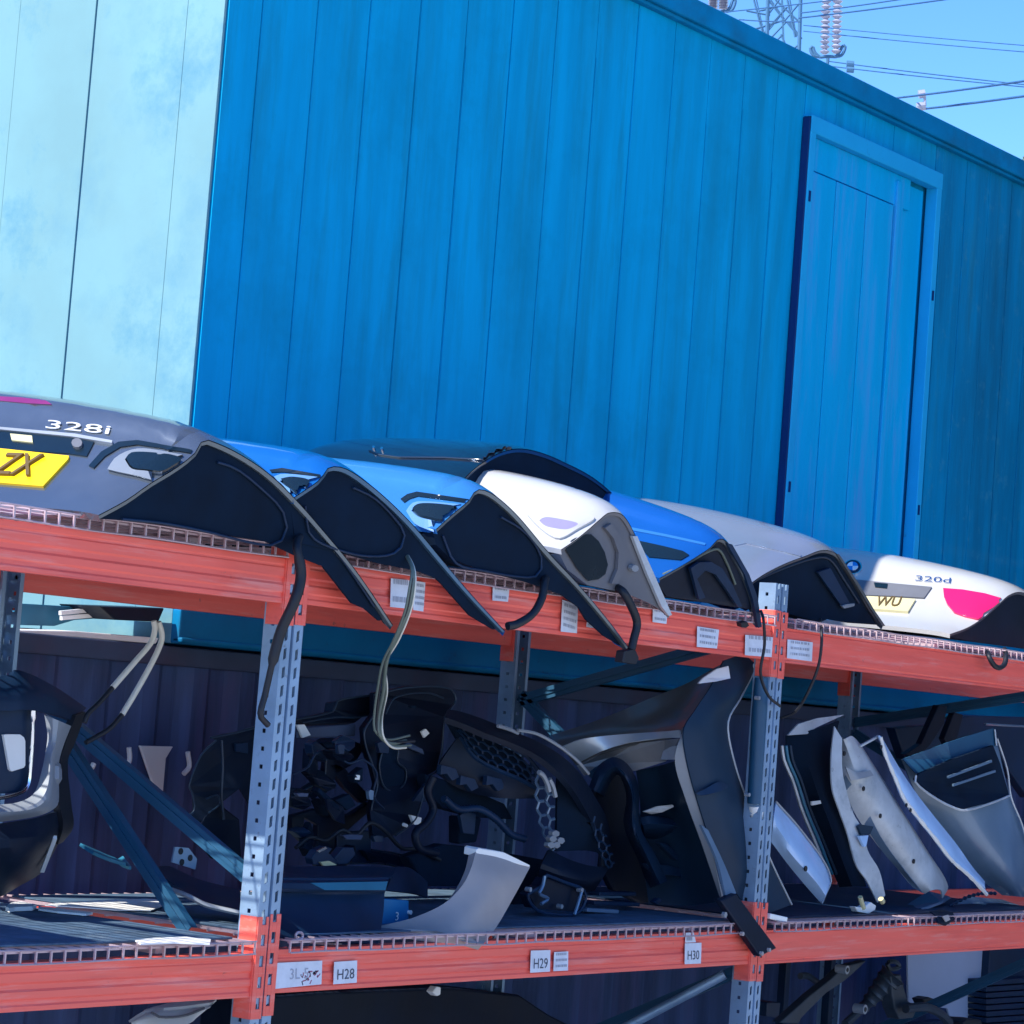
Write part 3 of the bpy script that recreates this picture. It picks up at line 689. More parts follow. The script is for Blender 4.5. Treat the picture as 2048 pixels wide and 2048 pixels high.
l4 = Lid('boot_lid', 'white boot lid lit by the sun with its bare grey inner panel showing', -.10, 8.5, 0.86,
         [(1122, 1099), (1150, 1080), (1175, 1060), (1200, 1038), (1218, 1025), (1246, 1030), (1273, 1075), (1304, 1146), (1341, 1229)], 4, .03, 'white_paint',
         [(1126, 1100), (1152, 1082), (1178, 1063), (1204, 1044), (1222, 1034), (1244, 1038), (1268, 1078), (1299, 1150), (1337, 1226), (1300, 1206), (1258, 1188), (1180, 1171), (1140, 1140)], 'inner_grey', flange=.012, hem_mat='inner_grey')
l5 = Lid('boot_lid', 'glossy black boot lid with a raised spoiler, resting behind the white lid', .36, 1.2, 0.80,
         [(905, 985), (935, 950), (965, 925), (1000, 905), (1040, 897), (1085, 906), (1130, 925), (1180, 951), (1221, 983), (1254, 1020), (1273, 1053)], 4, .010, 'black_paint',
         [(915, 985), (940, 960), (970, 936), (1005, 918), (1040, 910), (1120, 935), (1180, 965), (1220, 1000), (1255, 1040), (1200, 1040), (1050, 1010)], edge=.03, hem_mat='black_paint')
l6 = Lid('boot_lid', 'deep blue boot lid with a dark inner panel, just right of the white lid', -.06, 12.0, 1.15,
         [(1319, 1156), (1355, 1136), (1390, 1115), (1420, 1095), (1437, 1078), (1455, 1084), (1472, 1112), (1491, 1150), (1508, 1196), (1518, 1250)], 4, .03, 'deep_blue_paint',
         [(1322, 1158), (1358, 1140), (1393, 1119), (1424, 1100), (1450, 1092), (1468, 1118), (1487, 1155), (1505, 1200), (1514, 1248), (1482, 1248), (1407, 1213), (1340, 1194)], 'black', flange=.012)
l7 = Lid('boot_lid', 'silver grey boot lid behind the right upright, its underside open and dark', .10, 9.0, 1.10,
         [(1499, 1168), (1530, 1147), (1570, 1127), (1610, 1112), (1645, 1100), (1673, 1107), (1693, 1133), (1714, 1166), (1743, 1220), (1766, 1252)], 4, .03, 'silver_paint',
         [(1503, 1172), (1533, 1153), (1573, 1133), (1612, 1119), (1645, 1110), (1667, 1116), (1708, 1172), (1738, 1224), (1758, 1251), (1700, 1247), (1660, 1240), (1641, 1258), (1625, 1240), (1560, 1222), (1515, 1200)], 'blacksoft', flange=.012)
l8 = Lid('boot_lid', 'white boot lid with a red lamp and a pale number plate, farthest right', .12, 7.0, 1.28,
         [(1900, 1268), (1935, 1255), (1965, 1236), (1993, 1212), (2018, 1190), (2042, 1184), (2075, 1200), (2110, 1235), (2150, 1290)], 4, .035, 'white_paint',
         [(1915, 1272), (1940, 1262), (1970, 1242), (1998, 1218), (2022, 1196), (2042, 1192), (2072, 1206), (2105, 1240), (2140, 1288), (2060, 1300), (1960, 1285)], 'black', flange=.012)

# ---- details on the lids
def kr(x, y): return (x / 1.887, 700 + y / 1.887)
l1.side_tube('trim_contour', C(kr, [(470, 640), (620, 655), (800, 690), (960, 730), (1050, 735), (1090, 690), (1075, 610), (1000, 530), (900, 450), (830, 425)]), .004, 'navy')
l1.side_tube('trim_contour', C(kr, [(1170, 640), (1260, 740), (1340, 850), (1420, 970)]), .004, 'navy')
l2.side_tube('trim_contour', C(kr, [(1160, 590), (1180, 700), (1300, 760), (1420, 780), (1510, 760), (1535, 700), (1500, 640), (1420, 560), (1340, 520)]), .004, 'navy')
l3.side_tube('trim_contour', C(k2, [(700, 560), (760, 690), (900, 730), (1080, 760), (1160, 750), (1180, 690), (1150, 610), (1080, 530), (980, 470)]), .004, 'navy')
l6.side_tube('trim_contour', C(k3, [(215, 455), (330, 400), (430, 345), (480, 335), (520, 400), (560, 500)]), .005, 'wire_olive')
l7.side_tube('trim_contour', C(k3, [(660, 480), (800, 420), (940, 375), (1010, 380), (1080, 480), (1150, 590)]), .005, 'lip')
def lamp(l, conv, groove, outer, inner, hole_mat='dark_glass', rim='rim_grey'):  # groove: outline of the painted shade band above the lamp
    if groove: l.poly('recess_shade', C(conv, groove), 'dark_glass', lift=.004, th=.004)  # shade under the lip above the lamp, laid on as a dark band
    r = l.ring('lamp_bezel', C(conv, outer), C(conv, inner), rim, lift=.012)
    l.poly('lamp_hole', [(p.x, p.y) for p in cr([Vector((*conv(*q), 0)) for q in inner + inner[:1]], 31)][:30], hole_mat, lift=.011, th=.006)
lamp(l1, k1, [(492, 478), (560, 402), (655, 347), (760, 337), (1105, 397), (1095, 414), (760, 362), (665, 376), (580, 428), (520, 492)],
     [(600, 500), (640, 440), (715, 398), (800, 385), (1000, 418), (1085, 440), (985, 500), (880, 560), (760, 535), (660, 515)],
     [(700, 450), (715, 430), (740, 416), (850, 418), (960, 432), (1000, 452), (950, 490), (890, 520), (810, 512), (735, 500)])
lamp(l2, k1, [(1490, 500), (1560, 490), (1815, 535), (1812, 548), (1570, 512), (1500, 515)],
     [(1515, 540), (1560, 522), (1690, 530), (1800, 552), (1730, 605), (1655, 660), (1600, 620), (1550, 575)],
     [(1555, 562), (1600, 552), (1660, 555), (1708, 570), (1700, 590), (1645, 632), (1610, 605), (1575, 580)], rim='rim_blue')
lamp(l3, k2, [(487, 385), (520, 362), (565, 350), (850, 392), (848, 408), (570, 372), (530, 385), (505, 402)],
     [(520, 440), (545, 405), (580, 394), (720, 402), (838, 424), (770, 485), (690, 545), (610, 525), (560, 500)],
     [(548, 440), (565, 422), (600, 415), (690, 420), (757, 434), (735, 460), (690, 492), (630, 482), (580, 468)], rim='rim_blue')
lamp(l4, k2, None,
     [(1100, 465), (1120, 440), (1160, 428), (1300, 448), (1425, 478), (1340, 535), (1255, 580), (1200, 560), (1140, 510)],
     [(1158, 500), (1172, 488), (1195, 483), (1275, 495), (1345, 514), (1320, 532), (1285, 542), (1230, 536), (1185, 524)], 'lav', 'white_paint')
l4.side('inner_opening', C(k2, [(1285, 622), (1320, 580), (1365, 555), (1410, 553), (1445, 585), (1475, 640), (1490, 700), (1478, 745), (1445, 770), (1395, 778), (1345, 720)]), 'dark_glass', off=.012, th=.004)
l4.side('inner_swage', C(k2, [(1470, 520), (1500, 500), (1545, 560), (1575, 640), (1560, 720), (1530, 790), (1500, 790), (1530, 720), (1535, 640), (1510, 570)]), 'inner_grey', off=.018, th=.012)
l4.side('bolt', [(k2(1610 + 17 * math.cos(a), 715 + 17 * math.sin(a))) for a in [i * math.pi / 4 for i in range(8)]], 'strip_grey', off=.022, th=.016)
l4.side('edge_lip', C(k2, [(1600, 560), (1622, 560), (1700, 735), (1790, 940), (1775, 945), (1740, 900), (1670, 740)]), 'panel_grey', off=.02, th=.012)
# handle strip, plate, badge of the grey lid
h = l1.poly('handle_recess', C(k1, [(-60, 282), (0, 285), (340, 310), (522, 347), (480, 427), (380, 412), (0, 388), (-60, 384)]), 'dark_glass', lift=.004, th=.004)
l1.poly('plate_light', C(k1, [(62, 308), (182, 320), (186, 358), (70, 345)]), 'plate_pale', lift=.008, th=.004, parent=h)
l1.poly('release_button', [k1(432 + 30 * math.cos(a), 366 + 26 * math.sin(a)) for a in [i * math.pi / 5 for i in range(10)]], 'inner_grey', lift=.012, th=.008, parent=h)
l1.poly('chrome_trim', C(k1, [(-60, 266), (0, 270), (420, 308), (625, 346), (622, 360), (400, 324), (0, 284), (-60, 280)]), 'strip_grey', lift=.008, th=.006)
pl = l1.poly('number_plate', C(k1, [(-75, 384), (0, 388), (385, 430), (380, 448), (242, 597), (0, 577), (-75, 570)]), 'plate_yellow', lift=.007, th=.004)
l1.text('plate_lettering', 'ZX', k1(-42, 548), k1(165, 556), (85 / 2.76, -118 / 2.76), 'plate_ink', parent=pl, th=.0135, slant=1)
l1.text('badge', '328i', k1(252, 274), k1(602, 308), (13 / 2.76, -46 / 2.76), 'badge_grey', th=.003, slant=1)
l1.poly('brake_light', C(k1, [(-40, 92), (120, 100), (250, 117), (288, 138), (150, 132), (-40, 114)]), 'brake_lens', lift=.003, th=.004)
# spoiler of the black lid
l5.poly('spoiler', C(k2, [(330, 150), (420, 142), (620, 146), (760, 148), (870, 138), (970, 132), (1040, 142), (985, 212), (930, 202), (700, 188), (480, 186), (380, 172)]), 'black_paint', lift=.007, th=.01, bevel=.003)
for q in ((360, 150), (400, 156)):
    l5.poly('screw', [k2(q[0] + 7 * math.cos(a), q[1] + 7 * math.sin(a)) for a in [i * math.pi / 3 for i in range(6)]], 'chrome', lift=.016, th=.005)  # chrome dots put in as the glints by the spoiler
# blue lid right of the white one
l6.poly('crease_trim', C(k3, [(40, 226), (220, 262), (410, 304), (405, 314), (220, 274), (40, 240)]), 'light_blue_paint', lift=.003, th=.003)
l6.poly('handle_recess', C(k3, [(85, 293), (200, 318), (300, 343), (330, 362), (290, 386), (140, 372), (100, 330)]), 'dark_glass', lift=.004, th=.004)
l6.side('inner_rib', C(k3, [(330, 420), (370, 392), (430, 390), (480, 420), (530, 500), (575, 600), (560, 610), (500, 520), (450, 450), (400, 430), (360, 470), (400, 560), (370, 570)]), 'navy', off=.022, th=.012)
l6.side('edge_lip', C(k3, [(505, 302), (530, 306), (612, 450), (652, 560), (672, 700), (655, 705), (630, 570), (590, 450)]), 'navy', off=.02, th=.012)
l6.side('rubber_buffer', C(k3, [(560, 680), (590, 672), (600, 690), (585, 702), (565, 700)]), 'rubber', off=.03, th=.02)
l7.poly('crease_trim', C(k3, [(548, 318), (600, 300), (760, 335), (880, 366), (878, 371), (760, 341), (602, 306)]), 'silver_paint', lift=.004, th=.004)
l7.side('inner_rib', C(k3, [(940, 440), (1000, 420), (1100, 600), (1060, 610)]), 'navy', off=.02, th=.01)
l7.side('latch', C(k3, [(1050, 600), (1070, 592), (1110, 588), (1108, 600), (1060, 612)]), 'strip_grey', off=.026, th=.01)
l7.side('edge_lip', C(k3, [(1030, 352), (1042, 354), (1140, 500), (1210, 620), (1262, 695), (1250, 698), (1195, 618), (1125, 500)]), 'charcoal_paint', off=.02, th=.012)
# white lid far right
rd = l8.poly('roundel', [k3(1115 + 44 * math.cos(a), 421 + 35 * math.sin(a)) for a in [i * math.pi / 10 for i in range(20)]], 'chrome', lift=.008, th=.006)
l8.poly('roundel_ring', [k3(1115 + 38 * math.cos(a), 421 + 30 * math.sin(a)) for a in [i * math.pi / 10 for i in range(20)]], 'navy', lift=.010, th=.002, parent=rd)
for q0, mt in ((0, 'white_plastic'), (math.pi / 2, 'roundel_blue'), (math.pi, 'white_plastic'), (1.5 * math.pi, 'roundel_blue')):
    l8.poly('roundel_quarter', [k3(1115, 421)] + [k3(1115 + 26 * math.cos(q0 + a), 421 + 20 * math.sin(q0 + a)) for a in [i * math.pi / 10 for i in range(6)]], mt, lift=.012, th=.002, parent=rd)
h = l8.poly('handle_strip', C(k3, [(1130, 482), (1300, 500), (1492, 518), (1455, 570), (1310, 562), (1165, 556)]), 'inner_grey', lift=.008, th=.005)
l8.poly('plate_light', C(k3, [(1216, 500), (1282, 506), (1278, 528), (1222, 522)]), 'dark_glass', lift=.012, th=.003, parent=h)
pl = l8.poly('number_plate', C(k3, [(1178, 566), (1300, 572), (1414, 580), (1378, 640), (1300, 634), (1212, 628)]), 'plate_pale', lift=.012, th=.005)
l8.text('plate_lettering', 'WU', k3(1220, 618), k3(1335, 620), (18 / 2.391, -46 / 2.391), 'plate_ink', parent=pl, th=.014, slant=1)
l8.text('badge', '320d', k3(1412, 488), k3(1580, 500), (4 / 2.391, -26 / 2.391), 'chrome', th=.004, slant=1)
l8.poly('tail_lamp', C(k3, [(1545, 523), (1640, 530), (1745, 548), (1845, 577), (1790, 625), (1712, 672), (1650, 658), (1600, 640), (1565, 600), (1550, 565)]), 'red_lamp', lift=.009, th=.006, bevel=.002)

# ------------------------------------------------------------------ cables and hoses hanging from the lids
def cable(name, label, conv, path, r, mt='rubber', n=40, cat='cable', extra=None):
    q = cr([at(*conv(a, b), c) for a, b, c in path], n)
    m = MB(); m.tube(q, r, 8); o = m.build(name, mt, smooth=True, angle=80); tag(o, label, cat); return o
ident = lambda x, y: (x, y)
cable('rubber_hose', 'thick black hose drooping from the grey boot lid past the left upright', ident,
      [(600, 1070, -.06), (594, 1095, -.13), (602, 1150, -.14), (590, 1200, -.14), (562, 1262, -.11), (546, 1320, -.10), (530, 1390, -.09), (521, 1430, -.09), (536, 1450, -.09)], [.012] * 10 + [.015] * 18 + [.009] * 12, cat='hose')
t = thing('wiring_loom', 'bundle of thin olive wires hanging from the bright blue boot lid to the lower shelf', 'wiring', at(820, 1150, -.1))
for i in range(5):
    ox = [0, 6, -5, 3, -2][i]; j = lambda: random.uniform(-4, 4)
    q = [(812 + ox * .4, 1108, -.07), (826 + ox * .5, 1140, -.13), (824 + ox, 1175, -.14), (815 + ox, 1222, -.12), (790 + ox + j(), 1280, -.06), (769 + ox + j(), 1325, 0), (764 + ox * 2 + j(), 1385, .05), (755 + ox * 1.6 + j(), 1435, .08), (757 + ox * 1.5, 1466 + ox, .08), (778 + ox, 1486 + ox * 1.4, .10), (812 + 14 * i / 4 + j(), 1484 + ox * 2 + j(), .14)]
    m = MB(); m.tube(cr([at(*p) for p in q], 50), .0038 if i else .006, 6); m.build('wire', ['wire_olive', 'cable_pale', 'wire_olive', 'wire_olive', 'rubber'][i], t, smooth=True, angle=80)
cable('rubber_hose', 'short black hose curling under the pale blue boot lid in front of the beam', k2,
      [(1185, 765, -.08), (1178, 800, -.12), (1168, 860, -.13), (1125, 935, -.13), (1050, 985, -.12), (1002, 996, -.11)], .013, cat='hose')
t = thing('rubber_hose', 'black hose with a plug at its end, hanging from the white boot lid', 'hose', at(1265, 1250, -.12))
m = MB(); m.tube(cr(pts(k2, [(1520, 805, -.06), (1560, 830, -.11), (1600, 900, -.12), (1628, 980, -.12), (1612, 1060, -.12), (1600, 1110, -.12)]), 30), .014, 8); m.build('hose', 'rubber', t, smooth=True, angle=80)
m = MB(); m.slab(pts(k2, [(1570, 1115, -.13), (1620, 1105, -.13), (1640, 1150, -.13), (1625, 1180, -.13), (1560, 1170, -.13)]), (0, .035, 0)); m.build('plug', 'rubber', t, bevel=.004)
cable('thin_cable', 'thin black cable hanging from the deep blue boot lid beside the right upright', ident,
      [(1522, 1222, -.05), (1527, 1240, -.09), (1529, 1290, -.09), (1521, 1345, -.08), (1536, 1390, -.06), (1560, 1412, -.02)], .0055)
cable('thin_cable', 'thin black cable looping down from the silver boot lid, right of the upright', ident,
      [(1641, 1238, .06), (1643, 1262, -.04), (1643, 1290, -.05), (1636, 1335, -.04), (1614, 1388, .0), (1590, 1424, .05), (1562, 1436, .1)], .0055)
cable('rubber_hose', 'short black hose loop under the farthest white boot lid', k3,
      [(1752, 806, .02), (1765, 845, -.05), (1785, 882, -.06), (1812, 898, -.06), (1838, 882, -.06), (1846, 845, -.05), (1838, 810, .03)], .011, cat='hose')
for lab, a, b in (('first of two cables with a white sleeve hanging over the black bumper, the upper one', [(700, 95), (706, 130), (690, 190), (620, 275), (512, 400)], [(512, 400), (445, 475), (400, 520), (385, 560)]),
                  ('second of two cables with a white sleeve by the black bumper, the longer lower one', [(722, 100), (737, 150), (735, 190), (690, 290), (615, 425), (556, 522)], [(556, 522), (500, 585), (430, 628), (390, 650)])):
    t = thing('sleeved_cable', lab, 'cable', at(*c4(*a[1]), .55))
    m = MB(); m.tube(cr([at(*c4(*q), .55) for q in a], 24), .0085, 8); m.build('sleeve', 'cable_pale', t, smooth=True, angle=80)
    m = MB(); m.tube(cr([at(*c4(*q), .55) for q in b], 16), .0075, 8); m.build('cable_end', 'rubber', t, smooth=True, angle=80)

# ------------------------------------------------------------------ lower shelf, left bay: bumper
t = thing('car_bumper', 'black car bumper with chrome trim at the far left of the lower shelf', 'bumper', at(40, 1790, .7))
m = MB(); m.shell(lofted([pts(c4, [(-70, 345, .62), (30, 345, .62), (72, 316, .62), (230, 383, .64), (395, 492, .70)]),
                          pts(c4, [(-70, 420, .56), (40, 425, .56), (120, 420, .56), (230, 450, .60), (365, 520, .66)]),
                          pts(c4, [(-70, 500, .55), (40, 505, .55), (110, 500, .55), (190, 510, .58), (330, 548, .64)])], 24, 8), .012); m.build('upper_panel', 'navy', t, smooth=True)
m = MB(); m.shell(lofted([pts(c8, [(-70, 100, .60), (120, 110, .60), (235, 130, .60)]), pts(c8, [(-70, 450, .60), (120, 450, .60), (232, 450, .60)]), pts(c8, [(-70, 770, .60), (120, 760, .60), (212, 700, .60)])], 12, 10), .012); m.build('face_panel', 'navy', t, smooth=True)
m = MB(); m.slab(pts(c8, [(30, 332, .59), (60, 328, .59), (150, 330, .59), (180, 352, .59), (190, 380, .59), (190, 560, .59), (180, 578, .59), (90, 606, .59), (75, 590, .59)]), (0, .02, 0)); m.build('opening_glare', 'white_plastic', t, bevel=.003)  # white plate standing for the bright reflection in the lamp opening
m = MB(); q = cr(pts(c8, [(246, 135, .58), (243, 220, .58), (240, 380, .58), (228, 560, .58), (214, 690, .58), (190, 740, .58), (120, 775, .58), (20, 800, .58), (-70, 805, .58)]), 40); m.tube(q, [.010 if i < 4 else .006 for i in range(40)], 6); m.build('chrome_trim', 'chrome', t, smooth=True, angle=60)
m = MB(); m.shell(lofted([pts(c8, [(330, 185, .60), (352, 330, .60), (345, 420, .60), (310, 600, .58), (250, 770, .56), (130, 835, .56), (-70, 855, .56)]),
                          pts(c8, [(430, 225, .57), (410, 400, .57), (385, 520, .55), (370, 700, .53), (320, 830, .52), (200, 890, .52), (-70, 915, .52)]),
                          pts(c8, [(530, 268, .62), (470, 420, .62), (436, 560, .60), (436, 830, .57), (392, 890, .56), (262, 942, .56), (-70, 990, .56)])], 40, 8), .01); m.build('side_trim', 'strip_grey', t, smooth=True)
m = MB(); m.shell(lofted([pts(c8, [(565, 190, .63), (490, 390, .62), (446, 550, .61), (442, 840, .58), (470, 1000, .6), (430, 1150, .66)]), pts(c8, [(640, 165, .66), (560, 390, .66), (505, 530, .66), (530, 840, .66), (545, 1020, .68), (470, 1130, .72)])], 30, 4), .02); m.build('end_flange', 'rubber', t, smooth=True)
m = MB(); m.shell(lofted([pts(c8, [(-70, 1000, .56), (120, 975, .56), (270, 950, .56), (440, 905, .6), (500, 950, .66)]),
                          pts(c8, [(-70, 1150, .50), (120, 1140, .50), (280, 1110, .52), (400, 1080, .6), (470, 1060, .7)]),
                          pts(c8, [(-70, 1340, .55), (80, 1330, .55), (220, 1290, .58), (330, 1230, .66), (420, 1170, .76)]),
                          pts(c8, [(-70, 1560, .78), (20, 1530, .78), (140, 1460, .78), (250, 1400, .8), (320, 1350, .84)])], 26, 16), .012); m.build('lower_skirt', 'black', t, smooth=True)
m = MB(); m.bar(at(*c8(408, 1095), .60), at(*c8(312, 1345), .70), .012, .012); m.build('pale_edge', 'white_plastic', t)
m = MB(); m.slab(pts(c4, [(640, 664, CY - .03), (790, 668, CY - .03), (757, 722, CY - .03), (740, 920, CY - .03), (715, 880, CY - .03), (672, 760, CY - .03)]), (0, .012, 0))
tag(m.build('wall_sun_patch', 'white_plastic', bevel=.003), 'white funnel shaped piece standing for a sun patch on the corrugated wall', 'sun patch')  # white slab standing for a sunlit patch of the wall
for i, (lab, a) in enumerate((('short white clip left of the white sun patch piece on the corrugated wall', [(588, 672), (590, 730), (570, 768)]), ('short white clip right of the white sun patch piece on the corrugated wall', [(855, 692), (862, 760), (836, 792)]), ('small white clip beside the black bumper above the diagonal brace', [(428, 745), (418, 765), (412, 768)]))):
    m = MB(); m.tube(cr([at(*c4(*q), CY - .02) for q in a], 8), .009, 6); tag(m.build('wall_clip', 'white_plastic'), lab, 'clip', 'white clips on the wall')
m = MB(); m.shell(lofted([pts(c4, [(360, 1120, .9), (430, 1150, .9), (520, 1185, .88), (560, 1165, .86)]), pts(c4, [(420, 1160, .82), (480, 1185, .82), (540, 1205, .8), (600, 1215, .78)])], 16, 4), .01)
tag(m.build('plastic_trim', 'teal', smooth=True), 'dark teal strip of broken trim lying behind the steep diagonal brace', 'trim piece')
t = thing('fixing_bracket', 'small blue grey steel bracket plate with two holes behind the left upright', 'bracket', at(*c4(845, 1210), .55))
m = MB(); m.slab(pts(c4, [(798, 1125, .55), (860, 1130, .55), (898, 1180, .55), (890, 1228, .55), (785, 1195, .55)]), (0, .006, 0)); m.build('plate', 'galv', t)
for a, b in ((825, 1145), (868, 1175), (830, 1195)): m = MB(); q = at(*c4(a, b), .548); m.tube([q, q + Vector((0, .003, 0))], .010, 10); m.build('hole', 'rubber', t)
m = MB(); m.shell(lofted([pts(c4, [(690, 1215, .62), (800, 1300, .5), (930, 1380, .42), (1095, 1420, .3)]), pts(c4, [(770, 1210, .66), (900, 1270, .56), (1010, 1300, .5), (1095, 1320, .45)])], 20, 5), .012)
tag(m.build('trim_panel', 'navy', smooth=True), 'dark curved trim panel tucked behind the foot of the left upright', 'panel')
m = MB(); m.tube(cr(pts(c4, [(780, 1320, .48), (860, 1350, .42), (940, 1390, .38), (1090, 1425, .3)]), 20), .008, 6)
tag(m.build('trim_strip', 'strip_grey', smooth=True), 'thin pale trim strip along the dark panel left of the upright foot', 'trim strip')

m = MB(); m.slab([atz(*c8(*q), .927) for q in [(335, 1605), (420, 1588), (640, 1575), (860, 1562), (1130, 1558), (1260, 1580), (1210, 1610), (1120, 1645), (860, 1640), (620, 1622)]], (0, 0, .003))
tag(m.build('sun_patch_sheet', 'white_plastic'), 'flat white sheet standing for sun patches at the back of the left lower shelf', 'plastic sheet')  # this sheet, the scrap and the strip are white pieces added as sun patches
m = MB(); m.slab([atz(*c8(*q), .927) for q in [(40, 1640), (80, 1610), (150, 1600), (270, 1625), (240, 1640), (110, 1645), (70, 1655)]], (0, 0, .012))
tag(m.build('sun_patch_scrap', 'white_plastic'), 'ragged white sun patch piece left of the white sheet on the lower shelf', 'scrap')
m = MB(); m.slab([atz(*c8(*q), .927) for q in [(285, 1622), (420, 1635), (690, 1668), (640, 1680), (430, 1660), (285, 1640)]], (0, 0, .006))
tag(m.build('white_strip', 'white_plastic'), 'narrow white sun patch strip in front of the white sheet on the lower shelf', 'strip')
m = MB(); m.slab([atz(*c4(*q), .927) for q in [(615, 1556), (700, 1546), (850, 1540), (960, 1552), (955, 1572), (800, 1566), (640, 1572)]], (0, 0, .004))
tag(m.build('front_sun_patch', 'white_plastic'), 'pale sun patch piece behind the mesh lip left of the left upright', 'paper')  # pale piece added as the sun patch near the front edge
# ------------------------------------------------------------------ lower shelf, middle bay: dark front-end parts
t = thing('radiator_panel', 'tall dark navy radiator panel with a torn opening behind the olive wires', 'panel', at(780, 1760, .7))
m = MB(); m.slab(pts(c5, [(700, 300, .78), (900, 262, .78), (1130, 268, .80), (1175, 330, .8), (1165, 370, .8), (1105, 440, .74), (1085, 640, .7), (1060, 740, .7), (1010, 770, .7), (985, 880, .66), (950, 1000, .64), (900, 1060, .62), (830, 1110, .62), (700, 1140, .62), (680, 960, .66), (715, 820, .7), (690, 720, .7), (650, 600, .72), (640, 500, .74), (700, 420, .76)]), (.04, .05, 0)); m.build('panel', 'black', t, bevel=.006)
m = MB(); m.slab(pts(c5, [(760, 600, .70), (840, 620, .70), (838, 690, .70), (885, 740, .69), (880, 810, .69), (820, 860, .69), (760, 830, .69), (735, 720, .69)]), (0, .008, 0)); m.build('opening', 'blacksoft', t)
m = MB(); m.slab(pts(c5, [(980, 620, .68), (900, 580, .7), (870, 600, .7), (990, 650, .68)]), (0, .01, 0)); m.build('rusty_edge', 'corr_rail', t)
m = MB(); m.slab(pts(c5, [(975, 520, .68), (1000, 505, .68), (1020, 530, .68), (992, 555, .68)]), (0, .008, 0)); m.build('white_tab', 'white_plastic', t)
m = MB(); m.slab(pts(c5, [(915, 995, .60), (975, 1010, .6), (970, 1045, .6), (935, 1050, .6)]), (0, .012, 0)); m.build('white_clip', 'white_plastic', t)
m = MB(); m.tube(pts(c5, [(870, 1048, .6), (890, 1056, .6)]), .006, 6); m.build('white_tab', 'white_plastic', t)
m = MB(); m.slab(pts(c5, [(940, 900, .6), (1000, 815, .6), (1025, 815, .6), (1000, 920, .6), (930, 915, .6)]), (0, .012, 0)); m.build('bracket_fin', 'navy', t)
t = thing('torn_inner_wing', 'ragged black plastic inner panel just left of the left upright, lower shelf', 'panel', at(430, 1740, .9))
m = MB(); m.slab(pts(c4, [(955, 625, .95), (1010, 612, .95), (1080, 600, .95), (1180, 570, .95), (1240, 560, .95), (1240, 900, .9), (1130, 930, .9), (1090, 860, .9), (1040, 900, .9), (1000, 930, .9), (940, 1000, .9), (880, 1030, .9), (820, 1010, .92), (880, 960, .92), (875, 880, .93), (860, 845, .93), (915, 710, .94), (985, 640, .95)]), (.03, .03, 0)); m.build('panel', 'black', t, bevel=.005)
m = MB(); m.slab(pts(c4, [(1075, 655, .93), (1130, 650, .93), (1130, 700, .93), (1075, 690, .93)]), (0, .01, 0)); m.build('clip_mount', 'navy', t)
m = MB(); m.slab(pts(c4, [(930, 990, .9), (1000, 930, .9), (1090, 1000, .9), (1100, 1190, .88), (960, 1180, .88), (890, 1090, .88)]), (.02, .02, 0)); m.build('lower_flap', 'black', t, bevel=.005)
t = thing('slam_panel', 'dark horizontal slam panel with a bare metal bar, right behind the left upright', 'panel', at(640, 1480, .85))
m = MB(); m.slab(pts(c5, [(230, 455, .9), (480, 400, .88), (490, 345, .88), (700, 308, .86), (720, 420, .84), (640, 440, .84), (600, 470, .85), (340, 480, .88)]), (0, .05, -.01)); m.build('panel', 'black', t, bevel=.006)
m = MB(); m.hexa(pts(c5, [(265, 500, .80), (600, 478, .80), (600, 478, .84), (265, 500, .84), (262, 560, .80), (596, 545, .80), (596, 545, .84), (262, 560, .84)])); m.build('metal_bar', 'corr_rail', t, bevel=.004)
m = MB(); m.slab(pts(c5, [(268, 482, .79), (310, 480, .79), (345, 540, .79), (300, 556, .79)]), (0, .008, 0)); m.build('sunlit_end', 'white_plastic', t)  # sunlit end of the bar, put on as a white plate
t = thing('fan_shroud', 'heap of dark broken fan shroud struts right behind the left upright', 'fan shroud', at(640, 1700, .75))
for q in ([(240, 900), (320, 840), (420, 780), (440, 640), (560, 560), (660, 600), (600, 700), (500, 760), (440, 870), (330, 900), (240, 950)], [(240, 1000), (380, 960), (470, 980), (560, 1000), (680, 920), (700, 960), (560, 1080), (490, 1090), (470, 1290), (380, 1290), (385, 1050), (310, 1010), (300, 1150), (240, 1090)],
          [(420, 560), (500, 560), (520, 700), (600, 800), (700, 900), (640, 930), (540, 840), (450, 720)], [(490, 1095), (690, 1085), (690, 1190), (900, 1230), (1000, 1300), (960, 1330), (760, 1270), (500, 1270)]):
    m = MB(); m.slab([at(*c5(a, b), .82) for a, b in q], (.02, .04, 0)); m.build('strut', random.choice(['black', 'navy']), t, bevel=.005)
m = MB(); m.slab([at(*c5(a, b), .80) for a, b in [(240, 945), (325, 850), (330, 890), (245, 948)]], (0, .01, 0)); m.build('grey_flap', 'corr_rail', t)
t = thing('latch_unit', 'small shiny bonnet latch lying on the navy bumper end cap', 'latch', at(650, 1725, .4))
m = MB(); m.slab([at(*c5(a, b), .42) for a, b in [(350, 1240), (380, 1195), (430, 1172), (470, 1185), (450, 1210), (500, 1260), (490, 1283), (360, 1275)]], (0, .03, 0)); m.build('body', 'navy', t, bevel=.003)
m = MB(); m.slab([at(*c5(a, b), .41) for a, b in [(385, 1200), (430, 1174), (440, 1185), (395, 1208)]], (0, .008, 0)); m.build('shiny_tab', 'chrome', t)
m = MB(); m.slab([at(*c5(a, b), .41) for a, b in [(400, 1262), (450, 1255), (495, 1278), (420, 1284)]], (0, .008, 0)); m.build('shiny_tab', 'plate_pale', t)
